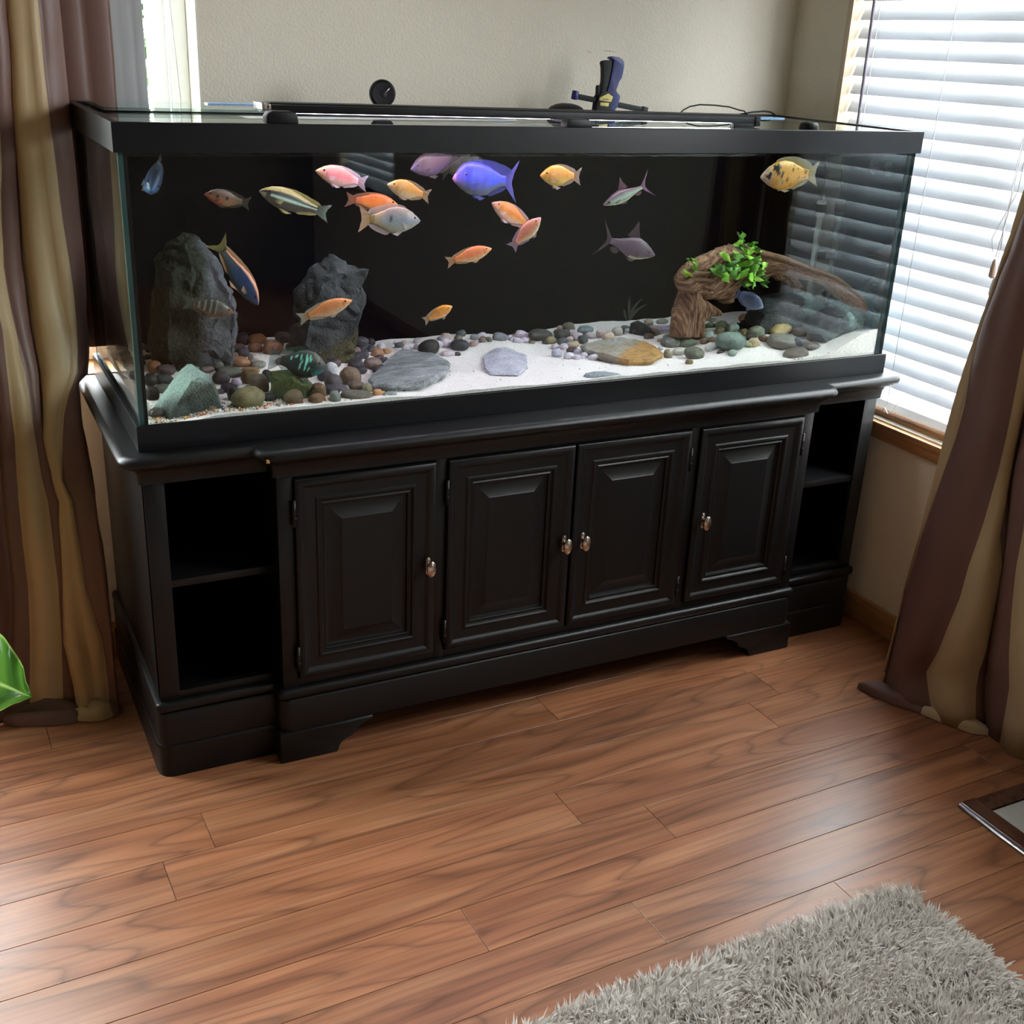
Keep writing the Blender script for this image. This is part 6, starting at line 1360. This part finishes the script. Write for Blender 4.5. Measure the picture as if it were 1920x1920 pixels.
def fish(key, label, colf, finc, depth, width=.42, shape=CICH, bend=0.0, dorsal=(.26, .90, .06, .11), anal=(.62, .90, .09), tail=(.34, .35), roll=0, eye=.030, eyepos=(.115, .30), pelvic=.15, pect=True, tailc=None, eyec=None, tall_dorsal=None, body=.80):
    h, tl = FISH_AT[key]; h, tl = Vector(h), Vector(tl); L = (h-tl).length; f = (h-tl).normalized()
    up = Vector((0, 0, 1)); up = (up-f*up.dot(f)).normalized(); sd = up.cross(f).normalized()
    if roll: up = Matrix.Rotation(roll, 3, f) @ up; sd = up.cross(f).normalized()
    c = (h+tl)/2; root = empty('fish', c, label, 'fish')
    def P(x, y, z):        # x from head (0) to tail tip (1), in lengths
        yy = y + bend*(x-.35)**2*(1 if x > .35 else .3)
        return h - f*(x*L) + sd*(yy*L) + up*(z*L)
    ns, na = 40, 26; vs, fs, cols = [], [], []
    hd = depth/2
    def half(s): return lin(shape['s'], shape['top'], s)*hd, lin(shape['s'], shape['bot'], s)*hd
    for i in range(ns+1):
        s = (i/ns)**1.15; tp, bt = half(s); wd = width*depth/2*(lin([0, .05, .15, .3, .5, .75, 1], [.08, .42, .80, 1.0, .92, .50, .12], s))
        mid = (tp-bt)*.5
        for k in range(na):
            a = 2*math.pi*k/na; z = math.sin(a); y = math.cos(a)
            zz = tp*z if z > 0 else bt*z
            vs.append(P(s*body, math.copysign(abs(y)**.85, y)*wd, zz)); cols.append(colf(s, z, 1 if y > 0 else -1))
    for i in range(ns):
        for k in range(na): fs.append((i*na+k, i*na+(k+1) % na, (i+1)*na+(k+1) % na, (i+1)*na+k))
    fs.append(tuple(range(na-1, -1, -1))); fs.append(tuple(ns*na+k for k in range(na)))
    def paint(o, cols):
        at = o.data.color_attributes.new('Col', 'FLOAT_COLOR', 'POINT')
        arr = np.ones((len(cols), 4), np.float32); arr[:, :3] = np.array(cols, np.float32); at.data.foreach_set('color', arr.ravel())
    paint(mesh('body', vs, fs, M['fish'], root, True), cols)
    def fin(name, rows, colr, side=0):
        """rows: list of (base point, tip point, colour base, colour tip)"""
        vs, fs, cc = [], [], []; m = 4
        for b, t, cb_, ct in rows:
            for k in range(m+1): vs.append(Vector(b).lerp(Vector(t), k/m) + sd*(.0012*math.sin(k*1.3+len(vs)*.4))*side); cc.append(mixc(cb_, ct, k/m))
        for i in range(len(rows)-1):
            for k in range(m): fs.append((i*(m+1)+k, i*(m+1)+k+1, (i+1)*(m+1)+k+1, (i+1)*(m+1)+k))
        o = mesh(name, vs, fs, M['fin'], root, True); paint(o, cc); return o
    d0, d1, dh0, dh1 = dorsal; rows = []
    for i in range(15):
        t = i/14; s = d0+(d1-d0)*t; tp, _ = half(s); hh = depth*(lin([0, .08, .5, .8, .93, 1], [.15, .8, .9, 1.0, .9, .2], t)*(dh0+(dh1-dh0)*t)); sp_ = .012 if i % 2 else 0
        lean = .03+.10*t
        if tall_dorsal: hh = depth*tall_dorsal*lin([0, .25, .5, 1], [.1, 1, .45, .05], t); lean = .10
        rows.append((P(s*body, 0, tp*.96), P(s*body+lean, 0, tp*.96+hh+sp_*depth*.5), finc[0], finc[1]))
    fin('dorsal_fin', rows, finc)
    a0, a1, ah = anal; rows = []
    for i in range(9):
        t = i/8; s = a0+(a1-a0)*t; _, bt = half(s); hh = depth*ah*lin([0, .15, .6, .9, 1], [.2, .9, 1.1, .8, .2], t)
        rows.append((P(s*body, 0, -bt*.95), P(s*body+.04+.06*t, 0, -bt*.95-hh), finc[0], finc[1]))
    fin('anal_fin', rows, finc)
    th, fork = tail; rows = []; pk, bk = half(1.0); tc2 = tailc or finc
    for i in range(13):
        t = i/12*2-1; ln = (1-body)*(1-fork*(1-abs(t)**1.4))*(1-.06*t*t)
        rows.append((P(body*.985, 0, (pk if t > 0 else bk)*t*.95), P(body+ln, 0, t*depth*th*1.25), tc2[0], tc2[1]))
    fin('tail_fin', rows, tc2, 1)
    for s_ in (-1, 1):
        if pelvic:
            _, bt = half(.36); rows = []
            for i in range(5):
                t = i/4; rows.append((P((.34+.05*t)*body, s_*.06*depth, -bt*.93), P((.48+.10*t)*body, s_*.16*depth, -bt-depth*pelvic*(1-.55*t)), finc[0], finc[1]))
            fin('pelvic_fin', rows, finc)
        if pect:
            wd = width*depth/2*.95; rows = []
            for i in range(6):
                t = i/5; rows.append((P(.27*body, s_*wd, (-.12-.14*t)*depth), P((.40-.05*t)*body, s_*(wd+.03*depth), (-.06-.22*t)*depth), mixc(finc[0], colf(.3, -.2, 1), .5), finc[1]))
            fin('pectoral_fin', rows, finc)
        ex, ez = eyepos; tp, bt = half(ex/body*1.0); wd = width*depth/2*lin([0, .05, .15, .3], [.08, .42, .80, 1.0], ex/body)*math.sqrt(max(.05, 1-(ez)**2))**.85
        ec = P(ex, s_*wd*.93, tp*ez*1.6 if shape is not SHRK else tp*.25); bm = bmesh.new(); bmesh.ops.create_uvsphere(bm, u_segments=12, v_segments=8, radius=eye*.62*L*.9)
        for v in bm.verts: v.co += ec
        eo = bmo('eye', bm, M['eye'], root, True)
        if eyec:
            bm = bmesh.new(); bmesh.ops.create_uvsphere(bm, u_segments=12, v_segments=6, radius=eye*.80*L*.9)
            for v in bm.verts:
                q = v.co.copy(); q -= sd*q.dot(sd)*.72; v.co = q+ec-sd*s_*.0004
            o = bmo('eye_ring', bm, M['fish'], root, True); paint(o, [eyec]*len(o.data.vertices))
    return root
def X(h): return hexc(h)
def grad(back, mid, belly, face=None, tailc=None):
    back, mid, belly = X(back), X(mid), X(belly)
    def f(s, z, side):
        c = mixc(mid, back, (z-.15)/.6) if z > .15 else mixc(mid, belly, (.0-z)/.75)
        if face and s < .22: c = mixc(X(face), c, s/.22)
        if tailc and s > .8: c = mixc(c, X(tailc), (s-.8)/.2)
        if .20 < s < .235 and -.7 < z < .35: c = mixc(c, (c[0]*.6, c[1]*.55, c[2]*.5), .6)    # gill cover edge
        return c
    return f
ORF = (X('e09a50'), X('d8c8d0'))
fish('pink', 'rose pink fish facing left near the top, before the reflection of the far blind', grad('e88a7c', 'f0808a', 'f4c4b8', 'f0b088', 'f0b8c0'), (X('f0b0b4'), X('d0c4dc')), .30)
fish('gold_a', 'golden orange fish right of the rose pink fish, facing left', grad('c88a38', 'd8943c', 'dcc0a0', 'd8b078', 'd89048'), (X('d09850'), X('b09a88')), .34)
fish('orange_back', 'orange fish facing right just above the silvery fish', grad('cc6a34', 'dc7832', 'd88a50', 'e09a50', 'b86848'), (X('b8683c'), X('806458')), .31)
def silverf(s, z, side):
    c = mixc(X('8a94a4'), X('a08878'), z) if z > 0 else mixc(X('8a94a4'), X('aaa890'), -z)
    if s > .7: c = mixc(c, X('b89a60'), (s-.7)/.3)
    if abs(s-.62) < .035 and -.1 < z < .35: c = X('4a4a50')
    if abs(s-.96) < .02: c = mixc(c, X('504838'), .6)
    return c
fish('silver_gold', 'large silvery grey fish facing right with golden tail, under the orange one', silverf, (X('a08a84'), X('c8b0b8')), .40, dorsal=(.22, .92, .12, .16), tail=(.40, .30), tailc=(X('c09a58'), X('d8b09c')), anal=(.55, .92, .16))
fish('gold_b', 'deep-bodied golden fish alone at the upper middle, facing left', grad('d89434', 'd89a44', 'd8b868', 'd89c40', 'd89850'), (X('c89a58'), X('b4a4a4')), .42, pelvic=.2)
fish('orange_c', 'orange fish with pink head pointing up left, above the peach fish', grad('e08040', 'e08a38', 'e8c4b0', 'f0b0a0', 'd88a40'), (X('d8944c'), X('ccb8d0')), .34)
fish('peach', 'pale peach fish curling upward, its head highest', grad('f0a088', 'ec9474', 'e8d4a8', 'f0a8a4', 'f0a898'), (X('e8a890'), X('c8b8e8')), .36, bend=.10, roll=.35)
fish('orange_d', 'slim orange fish facing right in the middle of the tank', grad('e88a58', 'e88458', 'ecc090', 'e89a60', 'e08a50'), (X('e09a5c'), X('c8a890')), .30)
fish('orange_e', 'slim orange fish facing right before the pointed dark rock', grad('e8945c', 'e89868', 'ecc4a0', 'e8a060', 'e0a060'), (X('e0a060'), X('b8c0c0')), .28)
fish('orange_small', 'small bright orange fish low in the middle, above the pebbles', grad('f0a03c', 'f09c40', 'f0b878', 'f0a850', 'f0a860'), (X('f0b070'), X('d0c0b8')), .42, roll=.4)
def striped(s, z, side):
    if z > .74: return X('a08c58')
    if z > .60: return X('b8a468') if s > .1 else X('807858')
    if z > .20: return X('201d1c')
    if z > -.10 and s > .16: return X('b8d4c4')
    if s < .1: return X('8a8878')
    return mixc(X('3a3636'), X('5c5450'), -z)
fish('striped', 'black fish with a pale mint stripe and ochre back, facing left', striped, (X('a09060'), X('c0b070')), .27, shape=SLIM, tailc=(X('3a4444'), X('8c9a88')), eye=.02)
def jewel(s, z, side):
    c = mixc(X('6e4e3c'), X('5a4840'), z) if z > 0 else mixc(X('7a5a40'), X('b0503c') if s < .5 else X('8a6c48'), -z)
    if s < .2: c = mixc(X('a85a48'), c, s/.2)
    if s > .75: c = mixc(c, X('4c4634'), (s-.75)/.25)
    if (abs(s-.32) < .03 or abs(s-.58) < .03) and abs(z-.1) < .16: c = X('141414')
    return c
fish('red_jewel', 'dull reddish fish with two dark spots, left of the striped fish', jewel, (X('504438'), X('3c382e')), .36)
fish('blue_left', 'small dark blue fish hanging head-down in the top left corner', grad('2c3e58', '34507a', '5c80ac', '4870a0', '8a8478'), (X('50688c'), X('a09a84')), .40, width=.5, roll=-.5)
fish('pale_top', 'mauve-grey fish under the top rim, left of the big blue fish', grad('5c4448', '6a505a', '6c5c78', '6c5c80', '4c4044'), (X('5c4c50'), X('4c4448')), .40)
fish('olive', 'dim olive fish partly hidden behind the big blue fish', grad('2e2e20', '4a4a34', '565440', '4a4834', '3a3a2a'), (X('484838'), X('34342a')), .44)
def bigblue(s, z, side):
    c = mixc(X('4a54d8'), X('4040b0'), z) if z > 0 else mixc(X('4a54d4'), X('66707c'), -z*1.3)
    c = mixc(c, X('3030a0'), .35*max(0, math.sin(s*38))*(1 if .2 < s < .8 else 0))
    if .62 < s < .85 and -.4 < z < .5: c = mixc(c, X('4058f4'), .6)
    if s < .20: c = mixc(X('8068b4'), c, s/.20)
    if s < .05: c = X('c890c8')
    return c
fish('big_blue', 'big violet blue hump-headed fish under the top rim, largest in the tank', bigblue, (X('4c4ca8'), X('3c4488')), .42, shape=BULL, eyec=X('b8b4d8'), tail=(.52, .55), tailc=(X('5858b8'), X('7c78d4')), dorsal=(.24, .96, .10, .24), eye=.024, eyepos=(.15, .22))
rs = random.Random(5); SPOTS = [(rs.uniform(.06, .98), rs.uniform(-.75, .95), rs.uniform(.014, .034)) for _ in range(26)] + [(.13, .22, .05), (.10, .05, .04), (.27, .62, .05), (.30, .3, .03)]
def spotted(s, z, side):
    c = mixc(X('dc9a34'), X('e8b04c'), z) if z > 0 else mixc(X('dc9c3c'), X('d8a040'), -z)
    if s < .26: c = mixc(X('b8a088'), c, (s-.12)/.14)
    if s > .55: c = mixc(c, X('d8a050'), .5)
    for a, b, r in SPOTS:
        if (s-a)**2+((z-b)*.20)**2 < r*r: return X('1c1812')
    return c
fish('spotted', 'yellow fish with black spots and blotched face, top right', spotted, (X('b8963c'), X('b8b4a0')), .40, tailc=(X('d0a850'), X('c8c4ac')), dorsal=(.22, .94, .16, .20), pelvic=.10)
fish('small_blue', 'small slate blue fish hiding under the driftwood', grad('4c5878', '5a6c90', '7a8ca4', '8494a4', '7888b8'), (X('7484b0'), X('8c98c8')), .52, width=.5, roll=.25)
def diver(s, z, side):
    if z > .78: return X('d89878')
    c = mixc(X('2a4068'), X('1c2c54'), z) if z > 0 else mixc(X('2c446c'), X('3c5468'), -z)
    if s > .6: c = mixc(c, X('58605c'), (s-.6)/.4)
    return c
fish('diver', 'dark blue fish with an orange-edged back diving along the tall left rock', diver, (X('d8a078'), X('e8c098')), .26, shape=SLIM, dorsal=(.12, .92, .10, .12), tailc=(X('6c6c50'), X('b0a468')), tail=(.5, .5))
def banded(s, z, side):
    c = mixc(X('4a4a40'), X('40423a'), z) if z > 0 else mixc(X('565248'), X('7a5440'), -z)
    if s > .45 and z > -.5:
        q = math.sin(s*46); c = mixc(c, X('8a9090'), .7) if q > .72 else (mixc(c, X('1c1e20'), .6) if q < -.3 else c)
    if s < .18: c = mixc(X('8a5440'), c, s/.18)
    if abs(s-.30) < .03 and -.75 < z < -.5: c = X('101010')
    return c
fish('banded', 'grey barred fish with reddish snout in front of the tall left rock', banded, (X('4a4a44'), X('505048')), .36)
gs = random.Random(9); GSP = [(gs.choice([.50, .60, .70, .80, .42])+gs.uniform(-.012, .012), gs.uniform(-.35, .70), gs.uniform(.008, .016)) for _ in range(40)]
def green(s, z, side):
    c = mixc(X('1e3c40'), X('38403c'), z) if z > 0 else mixc(X('22383c'), X('1c2428'), -z)
    if s < .3: c = mixc(X('4c4c4c'), c, max(0, (s-.05)/.25))
    if .08 < s < .30 and z < -.25: c = mixc(X('189090'), X('104c58'), .5+.5*math.sin(s*120+z*9))
    if .18 < s < .42 and z > .3: c = mixc(c, X('645c54'), max(0, math.sin(s*60)))
    for a, b, r in GSP:
        if (s-a)**2+((z-b)*.16)**2 < r*r: return X('90f0dc')
    return c
fish('green', 'dark turquoise fish with glittering spots over the mossy rock', green, (X('24443c'), X('2c5048')), .50, width=.40, tailc=(X('2c4c50'), X('34585c')), dorsal=(.26, .92, .08, .16), tail=(.32, .05), eye=.034, eyepos=(.17, .26), pelvic=.12, eyec=X('5c5040'))
SF = (X('4a3438'), X('6c4c58'))
def bala(dark):
    def f(s, z, side):
        if dark:
            c = mixc(X('564a54'), X('4c3e48'), z) if z > 0 else mixc(X('5c505c'), X('5c5460'), -z)
            if z < -.72 and s < .55: c = X('c8c8a8')
            return c
        c = mixc(X('6c8474'), X('5c4450'), z*1.5) if z > 0 else mixc(X('7a9482'), X('8c9c88'), -z)
        if z < -.78: c = X('d4d8b8')
        if s < .16 and z > -.3: c = X('54444c')
        if math.sin(s*90)*math.sin(z*16) > .8: c = mixc(c, X('44504c'), .5)
        return c
    return f
fish('shark_a', 'slim greenish silver fish with upright fins, nose down to the left', bala(False), SF, .24, width=.5, shape=SHRK, tall_dorsal=.95, dorsal=(.40, .56, .1, .1), tail=(.85, .72), tailc=(X('6c4c5c'), X('94688c')), anal=(.76, .84, .22), eye=.032, eyepos=(.10, .1), pelvic=.12, body=.78)
fish('shark_b', 'dark mauve fish with tall fins facing right, below the greenish silver one', bala(True), (X('4c404a'), X('54464e')), .34, width=.5, shape=SHRK, tall_dorsal=.75, dorsal=(.38, .58, .1, .1), tail=(.72, .75), tailc=(X('4c4048'), X('5c4c58')), anal=(.72, .84, .22), eye=.030, eyepos=(.12, .1), pelvic=.16, body=.76)

# ------------------------------------------------------------------ rug, tile edge, house plant, bush outside
def rug():
    r = empty('shag_rug', (.2, -1.6, 0), 'light grey shaggy rug in the lower right corner of the floor', 'rug')
    x0, x1, y0, y1 = -.9, 1.178, -2.6, -.925
    M['rugbase'] = pmat('rug_backing', (.20, .19, .175), .9)
    box('backing', (x0, y0, .0), (x1, y1, .010), M['rugbase'], r, .003)
    m, t, out = new_mat('shag_yarn'); b = N(t, 'ShaderNodeBsdfPrincipled', i_Roughness=.65); b.inputs['Specular IOR Level'].default_value = .25
    a = N(t, 'ShaderNodeAttribute', attribute_name='Col'); t.links.new(a.outputs[0], b.inputs['Base Color'])
    tr = N(t, 'ShaderNodeBsdfTranslucent'); t.links.new(a.outputs[0], tr.inputs[0]); mx = N(t, 'ShaderNodeMixShader'); mx.inputs[0].default_value = .2
    t.links.new(b.outputs[0], mx.inputs[1]); t.links.new(tr.outputs[0], mx.inputs[2]); t.links.new(mx.outputs[0], out.inputs[0])
    rng = np.random.default_rng(5)
    nA, nB = 19000, 6000
    bx_ = np.concatenate([rng.uniform(.25, x1, nA), rng.uniform(x0, x1, nB)]); by_ = np.concatenate([rng.uniform(-1.42, y1, nA), rng.uniform(-2.2, -1.40, nB)])
    keep = ~((by_ < -1.42) & (by_ < -2.2)); bx_, by_ = bx_[keep], by_[keep]
    # three strands per tuft
    bx_ = np.repeat(bx_, 3) + rng.normal(0, .0018, len(bx_)*3); by_ = np.repeat(by_, 3) + rng.normal(0, .0018, len(by_)*3)
    n = len(bx_)
    grp = np.repeat(np.arange(n//3), 3)
    # lean direction varies smoothly over the rug, plus a random part per tuft
    lean = np.array([[noise.noise(Vector((x*9, y*9, 0))), noise.noise(Vector((x*9, y*9, 7)))] for x, y in zip(bx_[::3], by_[::3])])
    lean = lean*1.5 + rng.normal(0, .50, lean.shape) + np.array([.18, .10])
    lean = lean[grp] + rng.normal(0, .14, (n, 2))
    edge = np.minimum(x1-bx_, y1-by_); 
    out_ = np.clip(1-edge/.03, 0, 1)
    lean[:, 0] += out_*(x1-bx_ < y1-by_)*.7; lean[:, 1] += out_*(y1-by_ <= x1-bx_)*.7
    Ln = rng.uniform(.028, .042, n); wd = rng.uniform(.0015, .0026, n)
    tt = np.array([0, .35, .7, 1.0]); ww = np.array([1.0, 1.05, .8, .12])
    lm = np.linalg.norm(lean, axis=1); lm = np.minimum(lm, 1.5); ld = lean/np.maximum(np.linalg.norm(lean, axis=1), 1e-6)[:, None]
    side = np.stack([-ld[:, 1], ld[:, 0]], 1); ph = rng.uniform(0, 6.28, n)
    sa = np.stack([np.cos(ph), np.sin(ph)], 1); side = side*.55 + sa*.45; side /= np.linalg.norm(side, axis=1)[:, None]
    V = np.zeros((n, 4, 2, 3), np.float32)
    for k, (q, w_) in enumerate(zip(tt, ww)):
        th = lm*.95*(.35+.65*q)
        h = Ln*q*np.cos(np.minimum(th, 1.25)); d = Ln*q*np.sin(np.minimum(th, 1.35))
        px = bx_+ld[:, 0]*d; py = by_+ld[:, 1]*d
        for s, sg in ((0, -1), (1, 1)):
            V[:, k, s, 0] = px+side[:, 0]*wd*w_*sg; V[:, k, s, 1] = py+side[:, 1]*wd*w_*sg; V[:, k, s, 2] = .008+h+.0006*sg
    V = V.reshape(-1, 3); base = (np.arange(n)*8)[:, None]
    F = np.concatenate([base+np.array([[2*k, 2*k+1, 2*k+3, 2*k+2]]) for k in range(3)], 1).reshape(-1, 4)
    me = bpy.data.meshes.new('pile'); me.vertices.add(len(V)); me.vertices.foreach_set('co', V.ravel())
    me.loops.add(F.size); me.loops.foreach_set('vertex_index', F.ravel().astype(np.int32))
    me.polygons.add(len(F)); me.polygons.foreach_set('loop_start', np.arange(0, F.size, 4, dtype=np.int32)); me.polygons.foreach_set('loop_total', np.full(len(F), 4, np.int32))
    me.update(calc_edges=True); me.validate()
    me.polygons.foreach_set('use_smooth', np.ones(len(F), bool))
    at = me.color_attributes.new('Col', 'FLOAT_COLOR', 'POINT')
    tone = rng.uniform(.82, 1.08, n); c = np.ones((n, 4, 2, 4), np.float32)
    for k in range(4):
        for ch, vv_ in enumerate((.72, .68, .63)): c[:, k, :, ch] = (vv_*tone)[:, None]
    at.data.foreach_set('color', c.ravel())
    o = link('pile', me, m, r); tag(o, kind='stuff')
rug()
# tiled floor patch with its wooden edging
hp = empty('hearth', (1.70, -1.1, 0), 'grey tiled hearth corner edged with a brown wooden strip, at the right edge', 'hearth')
M['strip'] = pmat('red_brown_strip', (.085, .032, .02), .16, spec=.6, var=.35, vscale=3, stretch=(30, 2, 30), coat=.5)
M['tile'] = pmat('grey_tile', (.44, .43, .40), .5, var=.18, vscale=9, bump=.05)
vs, fs = [], []
prof = [(0, 0), (-.002, .004), (.000, .008), (.004, .0105), (.010, .0118), (.022, .0118), (.045, .0112), (.046, 0)]
for y in (-2.2, -.757): vs += [(1.497+a, y, z) for a, z in prof]
n = len(prof); fs = [(i, (i+1) % n, n+(i+1) % n, n+i) for i in range(n)]+[tuple(range(n)), tuple(range(2*n-1, n-1, -1))]
o = mesh('edge_strip', vs, fs, M['strip'], hp, True); o.data.set_sharp_from_angle(angle=math.radians(35))
box('edge_strip', (1.543, -.797, 0), (RX-.02, -.757, .0095), M['strip'], hp, .002)
for ix in range(2):
    for iy in range(5):
        a, b = 1.548+ix*.168, -.802-iy*.30
        box('tile', (a, b-.294, 0), (a+.163, b, .0075), M['tile'], hp, .0015)
# house plant whose leaf reaches into the picture at the left edge
hpz = empty('house_plant', (-.62, -.15, 0), 'big glossy bright green leaf of a house plant at the left edge', 'plant')
def leaf_mat():
    m, t, out = new_mat('glossy_leaf'); b = N(t, 'ShaderNodeBsdfPrincipled', i_Roughness=.3); b.inputs['Specular IOR Level'].default_value = .5
    a = N(t, 'ShaderNodeAttribute', attribute_name='Col'); t.links.new(a.outputs[0], b.inputs['Base Color'])
    tr = N(t, 'ShaderNodeBsdfTranslucent'); t.links.new(a.outputs[0], tr.inputs[0]); mx = N(t, 'ShaderNodeMixShader'); mx.inputs[0].default_value = .30
    t.links.new(b.outputs[0], mx.inputs[1]); t.links.new(tr.outputs[0], mx.inputs[2]); t.links.new(mx.outputs[0], out.inputs[0]); return m
M['bigleaf'] = leaf_mat()
def big_leaf(base, tip, wid, nrm, seed):
    base, tip = Vector(base), Vector(tip); ax = tip-base; L = ax.length; ax.normalize(); nrm = Vector(nrm); nrm = (nrm-ax*nrm.dot(ax)).normalized(); sd = ax.cross(nrm)
    vs, fs, cc = [], [], []; nu, nv = 40, 24
    for i in range(nu+1):
        t = i/nu; w = wid*lin([0, .06, .2, .4, .65, .85, .95, 1], [.10, .55, .95, 1.0, .80, .45, .16, .0], t)
        for j in range(nv+1):
            v = j/nv*2-1
            ridge = math.sin((t*11+abs(v)*1.8)*math.pi)
            z = -.10*L*(t-.35)**2 + .16*wid*abs(v) - .22*wid*v*v + .010*ridge*abs(v)**.6*(1-t*.5) + .006*math.sin(v*3+t*20+seed)*abs(v)**3
            vs.append(base+ax*(t*L)+sd*(v*w)+nrm*z)
            c = mixc(hexc('33601c'), hexc('5f9434'), .45+.30*ridge+.25*math.sin(t*5)); c = mixc(c, hexc('9cc860'), 1-min(1, (1-abs(v))/.05)) if abs(v) > .95 else c
            c = mixc(hexc('a8cc70'), c, min(1, abs(v)/.05)); cc.append(c)
    for i in range(nu):
        for j in range(nv): a = i*(nv+1)+j; fs.append((a, a+1, a+nv+2, a+nv+1))
    o = mesh('leaf', vs, fs, M['bigleaf'], hpz, True); at = o.data.color_attributes.new('Col', 'FLOAT_COLOR', 'POINT')
    for d, c in zip(at.data, cc): d.color = (*c, 1)
big_leaf((-.455, -.10, .475), (-.236, -.10, .300), .098, (.25, -1.0, .35), 1)
big_leaf((-.62, -.10, .60), (-.78, -.30, .75), .10, (.1, -.5, .9), 2)
big_leaf((-.62, -.20, .58), (-.72, .02, .72), .10, (.1, .3, .9), 3)
for p in ((-.455, -.10, .475), (-.62, -.10, .60), (-.62, -.20, .58)):
    tube('stem', [(-.62, -.15, .24), (-.60, -.14, .42), p], .006, M['stem'], hpz, 8)
M['pot'] = pmat('clay_pot', (.30, .16, .10), .6, var=.1)
lathe('pot', [(.075, 0), (.085, .01), (.105, .20), (.118, .205), (.118, .235), (.106, .236), (.100, .215), (0, .21)], M['pot'], hpz, (-.62, -.15, 0), 32)
# bush seen through the gap beside the curtain
def bush():
    e = empty('bush', (.35, 3.4, -.6), 'sunlit green bush outside, seen through the left window gap', 'bush'); rnd = random.Random(3); vs, fs, cc = [], [], []
    for _ in range(5200):
        a, b = rnd.uniform(0, 6.283), rnd.uniform(-1, 1); r = rnd.uniform(.75, 1.05); q = math.sqrt(1-b*b)
        c = Vector((.35+1.3*r*q*math.cos(a), 3.4+.8*r*q*math.sin(a), .55+1.15*r*b)); R = Matrix.Rotation(rnd.uniform(0, 6.28), 3, 'Z') @ Matrix.Rotation(rnd.uniform(-1, 1), 3, 'X'); s = rnd.uniform(.035, .075); k = len(vs)
        for p in ((0, -1, 0), (.5, 0, .1), (0, 1, 0), (-.5, 0, .1)): vs.append(c+R @ Vector(p)*s)
        fs.append((k, k+1, k+2, k+3)); cc += [hexc(rnd.choice(['24401a', '35561f', '1c3414', '46682c', '5a7a40']))]*4
    o = mesh('foliage', vs, fs, M['bushleaf'], e, False); at = o.data.color_attributes.new('Col', 'FLOAT_COLOR', 'POINT'); at.data.foreach_set('color', np.array([(*c, 1) for c in cc], np.float32).ravel()); tag(o, kind='stuff')
    for i in range(5): tube('branch', [(.35, 3.4, -.6), (.35+rnd.uniform(-.3, .3), 3.4+rnd.uniform(-.2, .2), .1), (.35+rnd.uniform(-.8, .8), 3.4+rnd.uniform(-.4, .4), .9)], [.03, .02, .008], M['bark'], e, 6)
M['bushleaf'] = vcol_mat('bush_leaf', .5, .3); M['bark'] = pmat('bark', (.10, .07, .05), .9)
bush()
M['lawn'] = pmat('lawn', (.15, .17, .12), .9, var=.4, vscale=2)
gmesh = box('ground_outside', (-14, -14, -.75), (16, 16, -.62), M['lawn']); tag(gmesh, kind='structure')
